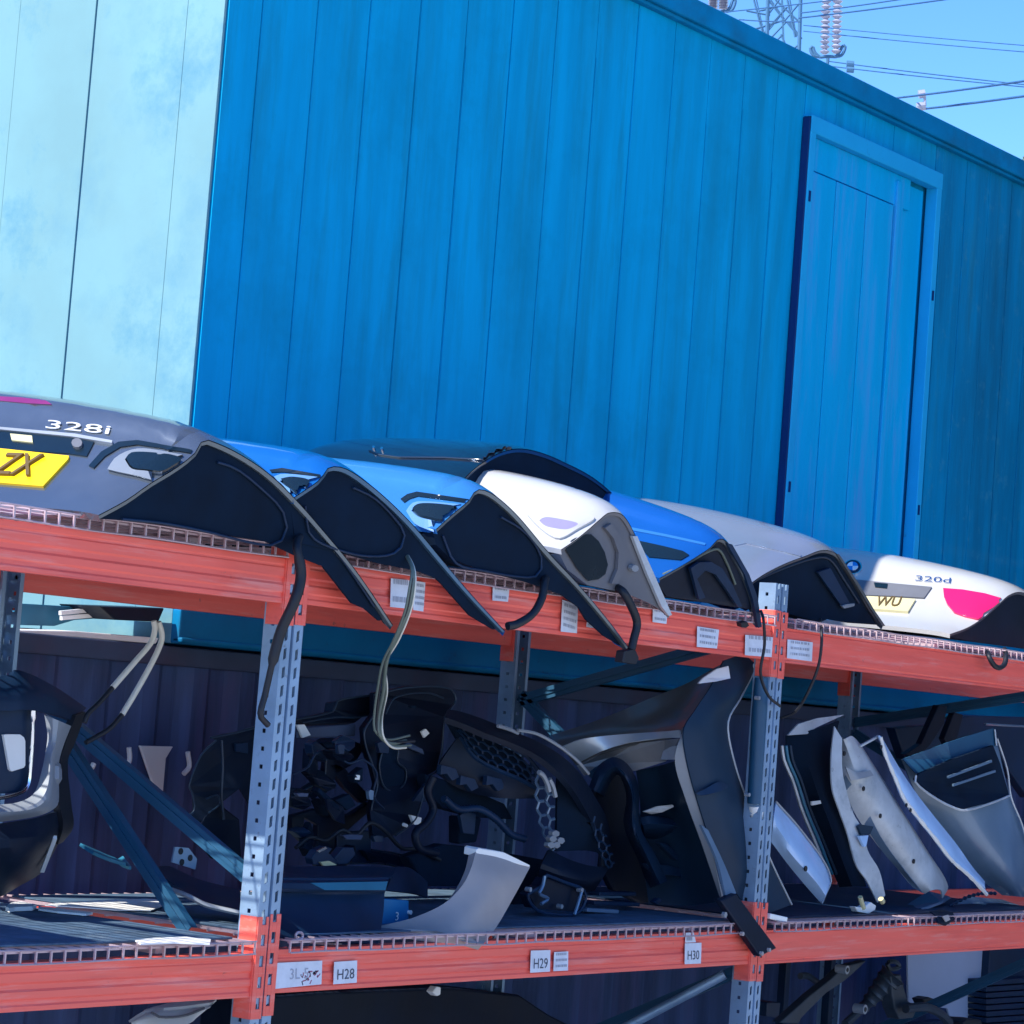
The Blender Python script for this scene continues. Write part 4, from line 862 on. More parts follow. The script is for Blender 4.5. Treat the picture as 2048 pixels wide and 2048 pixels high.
m = MB(); m.slab([at(*c5(a, b), .42) for a, b in [(480, 1240), (530, 1180), (590, 1180), (600, 1220), (560, 1270), (500, 1275)]], (0, .03, 0)); m.build('lever', 'navy', t, bevel=.003)

def lipline(t, conv, q, y, r=.0035, mt='lip', closed=False, n=None):
    P = [at(*conv(*p), y) for p in q]
    if closed: P.append(P[0])
    m = MB(); m.tube(cr(P, n or 5 * len(P)), r, 5); return m.build('moulded_lip', mt, t, smooth=True, angle=80)
rp = bpy.data.objects['radiator_panel']; sp = bpy.data.objects['slam_panel']; fs = bpy.data.objects['fan_shroud']; tw = bpy.data.objects['torn_inner_wing']
lipline(rp, c5, [(705, 310), (900, 270), (1130, 275), (1170, 340), (1110, 440), (1090, 640), (1065, 740), (1010, 775)], .66)
lipline(rp, c5, [(700, 430), (650, 520), (660, 610), (700, 720), (725, 820), (690, 960), (705, 1130)], .66)
lipline(rp, c5, [(830, 1110), (900, 1060), (950, 1000), (985, 880)], .60)
lipline(rp, c5, [(770, 420), (820, 330), (1000, 300), (1100, 330)], .70)
lipline(rp, c5, [(760, 600), (840, 620), (838, 690), (885, 740), (880, 810), (820, 860), (760, 830), (735, 720)], .685, closed=True)
lipline(sp, c5, [(235, 458), (480, 402), (492, 348), (700, 312)], .83)
lipline(sp, c5, [(300, 470), (480, 440), (600, 440), (715, 420)], .82, .003)
lipline(tw, c4, [(960, 628), (1080, 603), (1235, 563)], .88); lipline(tw, c4, [(985, 640), (915, 710), (862, 845), (876, 880), (884, 960), (824, 1005)], .88)
lipline(tw, c4, [(1010, 640), (1015, 760), (1010, 900), (1020, 1000)], .88, .005); lipline(tw, c4, [(940, 905), (990, 890), (1000, 930), (950, 970)], .87, .003)
rnd = random.Random(11)
for k in range(22):
    px, py = rnd.uniform(240, 720), rnd.uniform(580, 1240); n = rnd.randint(4, 7); w, hh = rnd.uniform(60, 150), rnd.uniform(28, 75); a0 = rnd.uniform(0, 3.1)
    q = []
    for i in range(n):
        a = 2 * math.pi * i / n + rnd.uniform(-.35, .35); u, v = math.cos(a) * w * rnd.uniform(.6, 1), math.sin(a) * hh * rnd.uniform(.6, 1)
        q.append(at(*c5(px + u * math.cos(a0) - v * math.sin(a0), py + u * math.sin(a0) + v * math.cos(a0)), .80 - .012 * k + rnd.uniform(-.03, .03)))
    m = MB(); m.slab(q, (.01, rnd.uniform(.012, .05), 0)); m.build('broken_bracket', rnd.choice(['black', 'black', 'blacksoft', 'blacksoft', 'navy']), fs, bevel=.005)
lipline(fs, c5, [(240, 905), (320, 845), (420, 785), (440, 650), (555, 565)], .80); lipline(fs, c5, [(500, 1270), (760, 1272), (960, 1328)], .79); lipline(fs, c5, [(690, 1190), (900, 1232), (1000, 1300)], .79)
for i, (lab, q, y, r, mt) in enumerate((('dark wiring harness snaking behind the navy bumper end cap', [(260, 1180), (340, 1120), (430, 1140), (520, 1080), (600, 1110), (680, 1040), (760, 1080), (860, 1180), (960, 1190), (1080, 1250)], .60, .007, 'rubber'),
        ('thin dark cable crossing the broken struts behind the left upright', [(250, 760), (330, 720), (380, 640), (470, 640), (560, 700), (640, 680), (720, 760), (700, 880), (760, 960)], .62, .004, 'navy'),
        ('black coolant hose bending down the front of the radiator panel', [(1040, 780), (1010, 860), (1040, 960), (1000, 1040), (940, 1100), (960, 1180), (1060, 1210)], .52, .014, 'black'),
        ('corrugated dark hose lying under the honeycomb grille', [(1100, 900), (1180, 960), (1300, 960), (1400, 1020), (1480, 1100), (1560, 1130)], .50, .012, 'navy'))):
    P = cr([at(*c5(*p), y + .01 * math.sin(k)) for k, p in enumerate(q)], 60); m = MB(); m.tube(P, [r * (1.18 if (i == 3 and k % 2) else 1) for k in range(60)], 7)
    tag(m.build(['wiring_harness', 'thin_cable', 'rubber_hose', 'rubber_hose'][i], mt, smooth=True, angle=60), lab, 'hose' if i > 1 else 'cable')
for (a, b, w, h, y, t, mt) in ((390, 640, 60, 50, .78, sp, 'steel_blue'), (430, 620, 26, 90, .79, sp, 'navy'), (300, 880, 70, 22, .4, fs, 'corr_rail'), (415, 1060, 40, 120, .9, fs, 'corr_rail'), (585, 1120, 120, 30, .55, fs, 'corr_rail'), (520, 620, 40, 60, .45, fs, 'navy'), (610, 780, 34, 30, .6, fs, 'white_plastic'), (760, 610, 70, 70, .66, rp, 'navy'), (930, 380, 30, 14, .7, rp, 'blacksoft'), (730, 1130, 60, 40, .6, rp, 'lip'), (1240, 1040, 90, 130, .55, bpy.data.objects['radiator_panel'], 'navy'), (690, 880, 30, 60, .6, rp, 'steel_blue')):
    m = MB(); m.slab([at(*c5(a + x * w / 2, b + z * h / 2), y) for x, z in ((-1, -.7), (-.2, -1), (1, -.8), (.8, 1), (-.6, .9))], (0, .015, 0)); m.build('clip', mt, t, bevel=.002)
t = thing('bumper_end_cap', 'folded dark teal bumper end cap standing on the shelf beside the left upright', 'bumper piece', at(640, 1880, .1))
m = MB(); m.shell(lofted([pts(c5, [(165, 1288, .36), (500, 1283, .36), (825, 1290, .36)]), pts(c5, [(165, 1340, .24), (500, 1345, .24), (810, 1345, .24)]), pts(c5, [(165, 1378, .15), (420, 1378, .15), (785, 1372, .15)]),
                          pts(c5, [(165, 1424, .14), (420, 1424, .14), (772, 1424, .14)]), pts(c5, [(165, 1440, .165), (420, 1440, .165), (765, 1438, .165)]), pts(c5, [(165, 1560, .12), (450, 1565, .11), (757, 1560, .12)]), pts(c5, [(165, 1688, .04), (450, 1712, .03), (728, 1726, .04)])], 20, 40), .006)
m.build('outer_skin', 'navy', t, smooth=True, angle=25)
m = MB(); m.slab(pts(c5, [(345, 1380, .146), (782, 1372, .146), (770, 1421, .136), (425, 1421, .136)]), (0, .003, 0)); m.build('fold_highlight', 'teal', t)  # highlight along the fold, laid on as a lighter band
m = MB(); m.shell(lofted([pts(c5, [(825, 1288, .36), (900, 1292, .4), (960, 1330, .45), (1010, 1375, .5)]), pts(c5, [(775, 1420, .2), (850, 1430, .26), (930, 1440, .34), (1010, 1460, .42)])], 14, 5), .006); m.build('side_flap', 'navy', t, smooth=True)
m = MB(); q = [at(*c5(280 + 20 * math.cos(a), 1680 + 20 * math.sin(a)), .01) for a in [i * math.pi / 8 for i in range(17)]]; m.tube(q, .004, 6); m.build('ring_clip', 'wire', t, smooth=True)
m = MB(); q = at(*c5(625, 1694), .02); m.slab([q + Vector((x, 0, z)) for x, z in ((-.012, -.004), (.012, -.006), (.014, .006), (-.008, .008))], (0, .004, 0)); m.build('clip', 'beige', t)
t = thing('blue_box', 'small blue plastic box marked 3, between the teal end cap and the beige panel', 'box', at(790, 1850, .16))
m = MB(); m.slab(pts(c5, [(752, 1470, .2), (905, 1480, .2), (905, 1600, .2), (752, 1620, .2)]), (0, .14, 0)); m.build('body', 'blue_box', t, bevel=.005)
m = MB(); a, b = at(*c5(812, 1590), .198), at(*c5(855, 1590), .198); put_text(m, '3', .026, at(*c5(834, 1572), .198), (b - a).normalized(), Vector((0, 0, 1)), Vector((0, -1, 0)), .001, 0, width=.016); m.build('lettering', 'white_plastic', t)
m = MB(); q = at(*c5(915, 1548), .19); m.tube([q, q + Vector((0, .02, 0))], .007, 8); m.build('cap', 'white_plastic', t)

t = thing('curved_panel', 'curved beige plastic panel standing on the front edge of the lower shelf', 'panel', at(950, 1880, .03))
rows = [((1285, 1195, .12), (1440, 1232, .12), (1592, 1288, .12)), ((1255, 1300, .09), (1400, 1340, .07), (1542, 1382, .09)), ((1210, 1390, .08), (1350, 1440, .05), (1482, 1490, .07)), ((1110, 1492, .08), (1270, 1545, .03), (1425, 1590, .05)), ((935, 1575, .10), (1180, 1630, .01), (1378, 1662, .02)), ((750, 1622, .14), (1060, 1668, .00), (1330, 1722, -.02))]
R = [pts(c5, r) for r in rows]
m = MB(); m.shell(lofted(R, 14, 20), .03); m.build('skin', 'beige', t, smooth=True, angle=40)
m = MB(); m.slab(pts(c5, [(750, 1622, .135), (760, 1655, .1), (1050, 1668, .02), (1250, 1722, -.03), (1330, 1726, -.035), (1330, 1712, -.02), (1060, 1655, .0), (900, 1640, .06)]), (0, .02, 0)); m.build('bottom_flange', 'beige', t)
m = MB(); m.slab(pts(c5, [(1288, 1190, .115), (1300, 1182, .115), (1440, 1205, .115), (1592, 1280, .115), (1590, 1290, .115), (1430, 1255, .115), (1284, 1230, .115)]), (0, .05, .004)); m.build('sunlit_top_edge', 'white_plastic', t, bevel=.003)  # sun on the top edge, given as a white slab

# honeycomb bumper
t = thing('grille_bumper', 'black bumper with a honeycomb grille leaning against the charcoal wing', 'bumper', at(1100, 1860, .5))
top = pts(c5, [(1120, 395, .62), (1180, 402, .60), (1300, 440, .56), (1480, 512, .50), (1640, 580, .44), (1780, 665, .40), (1880, 765, .38), (1960, 890, .38), (2030, 1020, .40), (2060, 1160, .44)])
mid = pts(c5, [(1110, 440, .56), (1200, 470, .52), (1340, 530, .47), (1500, 590, .42), (1640, 660, .37), (1740, 740, .33), (1820, 830, .32), (1890, 940, .33), (1950, 1060, .36), (1990, 1200, .4)])
m = MB(); m.shell(lofted([top, mid], 40, 4), .02); m.build('top_skin', 'black', t, smooth=True)
m = MB(); m.tube(cr(pts(c6, [(45, 488, .48), (110, 508, .48), (160, 530, .47)]), 8), .007, 6); m.build('pale_edge', 'strip_grey', t)
m = MB(); m.tube(cr(pts(c6, [(160, 512, .46), (270, 535, .45), (400, 608, .42), (500, 690, .4), (560, 760, .4)]), 20), .006, 6); m.build('edge_bead', 'strip_grey', t, smooth=True)
g0 = pts(c5, [(1150, 470, .58), (1290, 530, .54), (1440, 590, .5), (1570, 660, .46), (1640, 740, .44)])
g1 = pts(c5, [(1190, 540, .60), (1270, 660, .56), (1400, 735, .52), (1530, 790, .48), (1640, 850, .46)])
def lattice(name, ra, rb, nu, nv, r, mt, parent):
    A, B = cr(ra, 80), cr(rb, 80)
    def P(u, v): i = min(79, max(0, int(round(u * 79)))); return A[i].lerp(B[i], v)
    m = MB(); du = 1 / nu; dv = 1 / nv
    for i in range(nu):
        for j in range(nv):
            u0 = (i + .5 * (j % 2)) * du; v0 = j * dv
            h = [(u0 + a * du, v0 + b * dv) for a, b in ((0, .25), (.5, -.08), (1, .25), (1, .75))]
            for a, b in zip(h, h[1:]):
                if all(-.01 <= q <= 1.01 for q in (a[0], b[0])) and all(-.1 <= q <= 1.01 for q in (a[1], b[1])): m.tube([P(*a), P(*b)], r, 4)
    return m.build(name, mt, parent)
m = MB(); m.shell(lofted([[p + Vector((0, .03, 0)) for p in g0], [p + Vector((0, .03, 0)) for p in g1]], 20, 5), .01); m.build('grille_back', 'blacksoft', t)
lattice('honeycomb', g0, g1, 9, 4, .0042, 'navy', t)
m = MB(); m.tube(cr(g0, 24), .006, 6); m.tube(cr(g1, 24), .008, 6); m.build('grille_frame', 'navy', t)
m = MB(); m.shell(lofted([g1, pts(c5, [(1080, 700, .62), (1200, 760, .58), (1330, 820, .53), (1480, 850, .49), (1640, 885, .46)]), pts(c5, [(1060, 760, .64), (1160, 830, .6), (1300, 880, .56), (1450, 900, .5), (1640, 900, .47)])], 20, 8), .012); m.build('chin', 'black', t, smooth=True)
for a, b in ((1130, 770), (1240, 830), (1390, 830)):
    m = MB(); m.slab([at(*c5(a + x, b + y), .5) for x, y in ((-40, -60), (40, -40), (60, 10), (20, 30), (-10, -10), (-45, -5))], (0, .02, 0)); m.build('mounting_tab', 'navy', t, bevel=.002)
s0 = pts(c5, [(1630, 760, .42), (1625, 880, .42), (1640, 1000, .42), (1670, 1110, .42), (1710, 1190, .42)])
s1 = pts(c5, [(1730, 770, .38), (1740, 870, .38), (1745, 990, .38), (1745, 1100, .38), (1745, 1190, .38)])
lattice('honeycomb', s0, s1, 6, 2, .0052, 'steel_blue', t)
lattice('honeycomb', pts(c5, [(1950, 1000, .36), (1960, 1100, .36), (1990, 1200, .36), (2030, 1290, .38)]), pts(c5, [(2020, 1010, .36), (2030, 1100, .36), (2060, 1190, .37), (2080, 1290, .39)]), 5, 2, .0045, 'navy', t)
m = MB(); m.shell(lofted([pts(c5, [(1745, 780, .40), (1745, 1000, .40), (1740, 1200, .42)]), pts(c5, [(1850, 830, .36), (1900, 1000, .36), (1950, 1200, .4)]), pts(c5, [(1890, 940, .35), (1950, 1080, .36), (2010, 1240, .4)])], 16, 6), .012); m.build('corner_skin', 'blacksoft', t, smooth=True)
m = MB(); m.shell(lofted([pts(c5, [(1700, 1190, .4), (1800, 1240, .38), (1920, 1280, .38), (2040, 1290, .4)]), pts(c5, [(1650, 1290, .38), (1780, 1340, .34), (1900, 1370, .34), (2000, 1360, .38)]), pts(c5, [(1620, 1420, .45), (1760, 1440, .42), (1880, 1440, .42), (1960, 1420, .44)])], 16, 10), .012); m.build('lower_skin', 'black', t, smooth=True)
for q in ([(1640, 750), (1665, 770), (1690, 820), (1700, 860)], [(1700, 790), (1720, 830), (1735, 890)]):
    m = MB(); m.tube(cr([at(*c5(*p), .36) for p in q], 10), .009, 6); m.build('chrome_piece', 'strip_grey', t, smooth=True)
for p in ((1740, 1100), (1725, 1130), (1770, 1140), (1745, 1165), (1715, 1165)):
    m = MB(); m.slab([at(*c5(p[0] + 22 * math.cos(a + p[0]), p[1] + 20 * math.sin(a + p[0])), .345) for a in [i * math.pi / 3 for i in range(6)]], (0, .02, 0)); m.build('metal_clip', 'strip_grey', t, bevel=.002)
for q in ([(1190, 1160), (1190, 1000), (1320, 1010), (1290, 1150)], [(1000, 760), (1200, 820), (1450, 930), (1500, 1020), (1300, 1010), (1100, 960), (1020, 880)], [(900, 1230), (1100, 1160), (1300, 1180), (1680, 1250), (1700, 1420), (1600, 1560), (1560, 1600), (1400, 1590), (1280, 1300), (1180, 1400), (1000, 1400)]):
    m = MB(); m.slab([at(*c5(a, b), .62) for a, b in q], (0, .05, 0)); m.build('inner_baffle', 'blacksoft', t, bevel=.008)

t = thing('lamp_bracket', 'black moulded fog lamp bracket standing under the honeycomb bumper', 'bracket', at(1120, 1830, .25))
m = MB(); q = cr(pts(c6, [(320, 1335, .25), (420, 1375, .25), (530, 1420, .25), (545, 1470, .25), (500, 1550, .25), (380, 1560, .25), (260, 1530, .25), (215, 1450, .25), (290, 1400, .25), (320, 1335, .25)]), 40); m.tube(q, .006, 6); m.build('frame', 'navy', t, smooth=True)
m = MB(); m.slab(pts(c6, [(325, 1350, .27), (525, 1425, .27), (540, 1470, .27), (490, 1545, .27), (260, 1525, .27), (225, 1450, .27), (295, 1400, .27)]), (0, .05, 0)); m.build('housing', 'black', t, bevel=.005)
for a, b in ((410, 1515), (525, 1422), (232, 1418)):
    m = MB(); p = at(*c6(a, b), .235); m.tube([p, p + Vector((0, .02, 0))], .008, 8); m.build('screw', 'strip_grey', t)
for q in ([(310, 1340), (300, 1400), (280, 1440), (330, 1470), (290, 1500)], [(520, 1430), (500, 1500), (480, 1560)]):
    m = MB(); m.tube(cr([at(*c6(*p), .24) for p in q], 12), .006, 6); m.build('clip_wire', 'steel_blue', t, smooth=True)

# the big charcoal wing
t = thing('car_wing', 'large charcoal car wing leaning upright against the right upright on the lower shelf', 'car wing', at(1450, 1830, .1))
m = MB(); m.shell(lofted([pts(c6, [(330, 545, .70), (620, 452, .58), (900, 335, .45), (1120, 245, .34), (1290, 150, .22), (1440, 85, .14)]),
                          pts(c6, [(380, 590, .64), (640, 510, .52), (900, 430, .40), (1100, 350, .28), (1220, 250, .19), (1330, 140, .12)]),
                          pts(c6, [(430, 640, .60), (650, 575, .48), (880, 505, .36), (1040, 465, .22), (1140, 400, .14), (1235, 300, .09)]),
                          pts(c6, [(490, 712, .58), (650, 640, .46), (880, 580, .34), (1010, 560, .22), (1085, 530, .12), (1110, 500, .06)])], 36, 16), .006); m.build('top_skin', 'charcoal_paint', t, smooth=True)
m = MB(); m.shell(lofted([pts(c6, [(395, 615, .58), (520, 565, .51), (700, 540, .43), (900, 525, .33), (1075, 512, .13)]), pts(c6, [(500, 700, .565), (640, 630, .45), (800, 580, .37), (950, 560, .27), (1085, 555, .12)])], 30, 5), .004); m.build('painted_highlight', 'highlight', t, smooth=True)  # broad highlight of the wing modelled as a pale band
m = MB(); m.slab(pts(c6, [(500, 715, .575), (640, 645, .47), (820, 590, .38), (1000, 570, .25), (1080, 560, .13), (1060, 600, .16), (1000, 690, .28), (820, 745, .4), (760, 700, .44), (700, 665, .47), (600, 720, .52), (540, 770, .56)]), (0, .006, 0)); m.build('lower_skin', 'mid_grey', t)
m = MB(); m.shell(lofted([pts(c6, [(1330, 115, .12), (1255, 265, .08), (1165, 400, .06), (1102, 510, .05), (1112, 650, .05), (1170, 880, .05), (1290, 1230, .05), (1440, 1500, .05), (1500, 1562, .05)]),
                          pts(c6, [(1390, 95, .13), (1380, 290, .07), (1270, 420, .05), (1230, 520, .04), (1250, 680, .04), (1330, 930, .04), (1440, 1240, .04), (1570, 1490, .04), (1600, 1545, .04)]),
                          pts(c6, [(1445, 83, .14), (1512, 150, .13), (1425, 330, .11), (1355, 470, .10), (1390, 690, .10), (1482, 960, .10), (1592, 1240, .10), (1690, 1455, .10), (1714, 1503, .10)])], 44, 14), .006); m.build('side_flange', 'charcoal_in', t, smooth=True)
m = MB(); m.shell(lofted([pts(c6, [(1228, 320, .095), (1150, 425, .075), (1095, 520, .07), (1050, 680, .09), (1110, 900, .09), (1200, 1150, .09), (1312, 1480, .09)]),
                          pts(c6, [(1236, 318, .092), (1160, 420, .068), (1104, 515, .06), (1112, 660, .055), (1172, 885, .055), (1235, 1100, .06), (1320, 1470, .08)])], 40, 4), .008); m.build('edge_strip', 'strip_grey', t, smooth=True)
m = MB(); m.shell(lofted([pts(c6, [(830, 745, .42), (850, 900, .42), (860, 1100, .42), (900, 1500, .42)]), pts(c6, [(940, 720, .34), (990, 930, .32), (1060, 1180, .3), (1120, 1510, .3)]), pts(c6, [(1050, 690, .12), (1110, 905, .12), (1200, 1155, .12), (1312, 1485, .12)])], 26, 10), .008); m.build('inner_panel', 'charcoal_in', t, smooth=True)
m = MB(); m.slab(pts(c6, [(975, 680, .17), (990, 630, .17), (1040, 602, .13), (1078, 600, .1), (1055, 680, .11)]), (0, .004, 0)); m.build('pale_corner', 'strip_grey', t)
m = MB(); m.slab(pts(c6, [(870, 975, .30), (950, 945, .27), (1040, 936, .23), (1048, 948, .23), (980, 980, .26), (920, 990, .29)]), (0, .006, 0)); m.build('slot_trim', 'panel_grey', t, bevel=.002)
m = MB(); m.slab(pts(c6, [(1185, 248, .10), (1215, 215, .10), (1290, 165, .09), (1355, 148, .075), (1366, 218, .055), (1290, 235, .07)]), (0, .006, 0)); m.build('sun_patch_piece', 'white_plastic', t)  # white slab standing for a patch of sun on the wing
m = MB(); p = at(*c6(1518, 152), .115); m.tube([p, p + Vector((.0, .03, 0))], .011, 8); m.build('white_clip', 'white_plastic', t)
m = MB(); m.tube(cr(pts(c6, [(1512, 160, .125), (1425, 330, .105), (1353, 470, .095), (1388, 690, .095), (1480, 960, .095), (1590, 1240, .095), (1714, 1503, .095)]), 40), .0035, 5); m.build('edge_bead', 'panel_grey', t, smooth=True)
m = MB(); m.shell(lofted([pts(c6, [(1170, 870, .03), (1215, 850, .03), (1300, 805, .03), (1355, 825, .05)]), pts(c6, [(1185, 885, .03), (1225, 880, .02), (1310, 860, .02), (1350, 840, .05)])], 10, 3), .008); m.build('swage_tab', 'navy', t, smooth=True)
t = thing('damper_tube', 'dark blue tube with a white foot standing against the right upright', 'tube', at(*c7(95, 985), .03))
m = MB(); m.tube([at(*c7(122, 215), .03), at(*c7(112, 400), .03), at(*c7(86, 930), .03)], [.024, .029, .029], 14); m.build('tube_body', 'brace', t, smooth=True, angle=60)
m = MB(); m.tube([at(*c7(92, 938), .03), at(*c7(100, 1040), .03)], [.030, .022], 12); m.build('foot', 'white_plastic', t, smooth=True, angle=60)
for q in ((112, 330), (55, 880)):
    m = MB(); p = at(*c7(*q), -.002); m.tube([p, p + Vector((0, .02, 0))], .007, 8); m.build('bolt', 'strip_grey', t)
t = thing('mounting_strut', 'long black mounting strut hanging from the charcoal wing over the orange beam', 'strut', at(1490, 1850, -.05))
m = MB(); m.hexa([*pts(c6, [(1310, 1480, -.02), (1400, 1440, -.02)]), *[p + Vector((0, .03, 0)) for p in pts(c6, [(1400, 1440, -.02), (1310, 1480, -.02)])], *pts(c6, [(1535, 1800, -.06), (1632, 1752, -.06)]), *[p + Vector((0, .03, 0)) for p in pts(c6, [(1632, 1752, -.06), (1535, 1800, -.06)])]]); m.build('bar', 'black', t, bevel=.005)
m = MB(); m.shell(lofted([pts(c6, [(1200, 1050, .03), (1290, 1250, .02), (1340, 1450, .0)]), pts(c6, [(1240, 1080, .03), (1330, 1270, .02), (1400, 1440, .0)])], 14, 4), .01); m.build('upper_blade', 'steel_blue', t, smooth=True)
for a, b, y in ((1340, 1562, -.045), (1440, 1670, -.05), (1550, 1782, -.068), (1592, 1762, -.068)):
    m = MB(); p = at(*c6(a, b), y); m.tube([p, p + Vector((0, .012, 0))], .011 if a < 1400 else .008, 6); m.build('bolt', 'strip_grey' if a < 1400 else 'beige', t)
t = thing('arch_liner', 'black wheel arch liner curled between the honeycomb bumper and the charcoal wing', 'arch liner', at(1290, 1830, .35))
m = MB(); m.shell(lofted([pts(c6, [(560, 840, .46), (610, 720, .42), (700, 665, .38), (790, 715, .36), (845, 840, .34), (850, 1050, .32), (940, 1220, .3), (1010, 1370, .3)]), pts(c6, [(600, 860, .42), (650, 765, .38), (705, 720, .34), (760, 760, .32), (805, 870, .3), (810, 1050, .28), (890, 1230, .28), (960, 1390, .28)]), pts(c6, [(650, 890, .5), (690, 800, .46), (725, 765, .44), (755, 810, .44), (775, 900, .44), (760, 1050, .44), (840, 1250, .44), (900, 1410, .44)])], 40, 10), .008); m.build('outer_curl', 'navy', t, smooth=True)
m = MB(); m.slab([at(*c6(a, b), .5) for a, b in [(600, 860), (700, 740), (790, 800), (820, 1050), (1000, 1250), (1060, 1400), (1000, 1480), (850, 1500), (700, 1420), (640, 1300), (660, 1100), (600, 980)]], (0, .03, 0)); m.build('liner_body', 'black', t, bevel=.01)
m = MB(); m.shell(lofted([pts(c6, [(850, 1010, .36), (900, 1000, .33), (1000, 1010, .3), (1085, 1035, .27)]), pts(c6, [(870, 1060, .34), (930, 1050, .31), (1010, 1055, .28), (1080, 1060, .26)]), pts(c6, [(880, 1120, .4), (950, 1140, .38), (1010, 1130, .36), (1060, 1090, .34)])], 16, 8), .008); m.build('wheel_pocket', 'navy', t, smooth=True)
for q in ([(880, 1270), (940, 1330), (1060, 1340), (1120, 1360), (1080, 1300), (1010, 1280)], [(960, 1150), (1010, 1160), (1090, 1240), (1060, 1250)], [(930, 1490), (960, 1465), (985, 1480), (950, 1505)]):
    m = MB(); m.slab([at(*c6(a, b), .3) for a, b in q], (0, .02, 0)); m.build('torn_tab', 'navy', t, bevel=.003)
for i, (a, b, c, d, lab) in enumerate(((590, 1440, 800, 1440, 'uppermost of the flat dark strips lying under the arch liner'), (560, 1490, 820, 1500, 'middle one of the flat dark strips lying under the arch liner'), (520, 1530, 700, 1540, 'short grey strip lying lowest under the arch liner'))):
    m = MB(); m.bar(at(*c6(a, b), .42 - .05 * i), at(*c6(c, d), .42 - .05 * i), .05, .014)
    tag(m.build('flat_strip', ['navy', 'navy', 'steel_blue'][i], bevel=.003), lab, 'strip', 'flat strips under the arch liner')

# ------------------------------------------------------------------ lower shelf, right bay: row of leaning wings
def panel(name, label, rails, mt, th=.006, nu=34, nv=8, cat='car wing', grp='body panels leaning on the lower shelf'):
    t = thing(name, label, cat, at(*c7(*rails[0][-1][:2]), .2), grp)
    m = MB(); m.shell(lofted([pts(c7, r) for r in rails], nu, nv), th); m.build('skin', mt, t, smooth=True, angle=45); return t
def hole7(t, a, b, y, r=.011, mt='rubber'):
    m = MB(); p = at(*c7(a, b), y); m.tube([p, p + Vector((0, .004, 0))], r, 10); m.build('hole', mt, t)
t = panel('wing_flange', 'short pale blue wing flange with one round hole, just right of the upright', [[(205, 920, .16), (330, 1062, .16), (480, 1265, .16), (516, 1368, .16)], [(192, 1010, .12), (290, 1180, .11), (430, 1350, .11), (492, 1440, .12)], [(178, 1148, .16), (280, 1285, .16), (380, 1405, .16), (462, 1497, .16)]], 'pale_blue')
hole7(t, 376, 1300, .108)
m = MB(); m.tube(cr(pts(c7, [(205, 918, .15), (330, 1058, .15), (480, 1262, .15), (518, 1366, .15), (490, 1440, .15), (465, 1498, .15)]), 26), .004, 5); m.build('edge_bead', 'strip_grey', t, smooth=True)
t = panel('car_wing', 'dark navy wing with a pale top flap, between the upright and the bare grey panels', [[(262, 545, .42), (268, 650, .42), (330, 800, .40), (430, 1050, .38), (520, 1300, .36), (565, 1405, .36)], [(420, 510, .36), (400, 680, .36), (430, 830, .34), (510, 1030, .32), (590, 1260, .3), (640, 1400, .3)], [(565, 460, .44), (526, 640, .44), (530, 860, .44), (590, 990, .42), (650, 1200, .4), (720, 1400, .4)]], 'blacksoft')
for j, (o, mt) in enumerate(((0, 'panel_grey'), (24, 'teal'), (48, 'charcoal_in'))):
    m = MB(); m.tube(cr([at(*c7(a + o, b), .36 - .01 * j) for a, b in [(238, 600), (250, 680), (300, 800), (350, 960), (420, 1130), (500, 1330)]], 24), .007, 5); m.build('edge_rib', mt, t, smooth=True)
m = MB(); m.slab(pts(c7, [(272, 542, .38), (332, 478, .38), (440, 445, .38), (592, 425, .38), (432, 498, .37), (382, 534, .37)]), (0, .006, 0)); m.build('top_flap', 'panel_grey', t)
m = MB(); m.slab(pts(c7, [(410, 918, .33), (458, 912, .33), (462, 930, .33), (412, 940, .33)]), (0, .008, 0)); m.build('white_clip', 'white_plastic', t)
t = panel('inner_wing', 'narrow bare grey strip of inner wing with torn edges, left of the broad grey one', [[(537, 490, .24), (520, 660, .22), (525, 840, .2), (562, 960, .19), (612, 1100, .18), (662, 1280, .16), (722, 1370, .15), (782, 1492, .14)], [(580, 560, .22), (582, 740, .2), (604, 850, .19), (642, 980, .18), (700, 1085, .17), (728, 1200, .16), (792, 1310, .14), (826, 1452, .13)]], 'panel_grey', nv=5)
m = MB(); m.slab(pts(c7, [(672, 1060, .16), (690, 1048, .16), (760, 1060, .16), (740, 1105, .16), (690, 1108, .16)]), (0, .01, 0)); m.build('slot', 'charcoal_in', t)
m = MB(); m.slab(pts(c7, [(676, 1115, .15), (730, 1110, .15), (718, 1170, .15), (706, 1176, .15)]), (0, .01, 0)); m.build('tab', 'pale_blue', t)
t = panel('inner_wing', 'broad bare grey inner wing panel with three round holes, leaning to the left', [[(548, 572, .30), (566, 740, .28), (640, 960, .26), (760, 1140, .24), (880, 1282, .22), (980, 1402, .2), (1052, 1444, .19)], [(600, 560, .24), (660, 740, .22), (760, 930, .2), (870, 1120, .18), (980, 1300, .17), (1080, 1425, .16)], [(636, 545, .25), (720, 690, .23), (850, 900, .2), (970, 1110, .18), (1090, 1310, .17), (1140, 1420, .16)], [(690, 600, .30), (800, 772, .28), (930, 980, .26), (1060, 1190, .24), (1182, 1392, .22), (1150, 1470, .2)]], 'panel_grey', nv=14)
for a, b, y in ((595, 645, .225), (705, 845, .20), (800, 1000, .18), (990, 1258, .163)): hole7(t, a, b, y, .010)
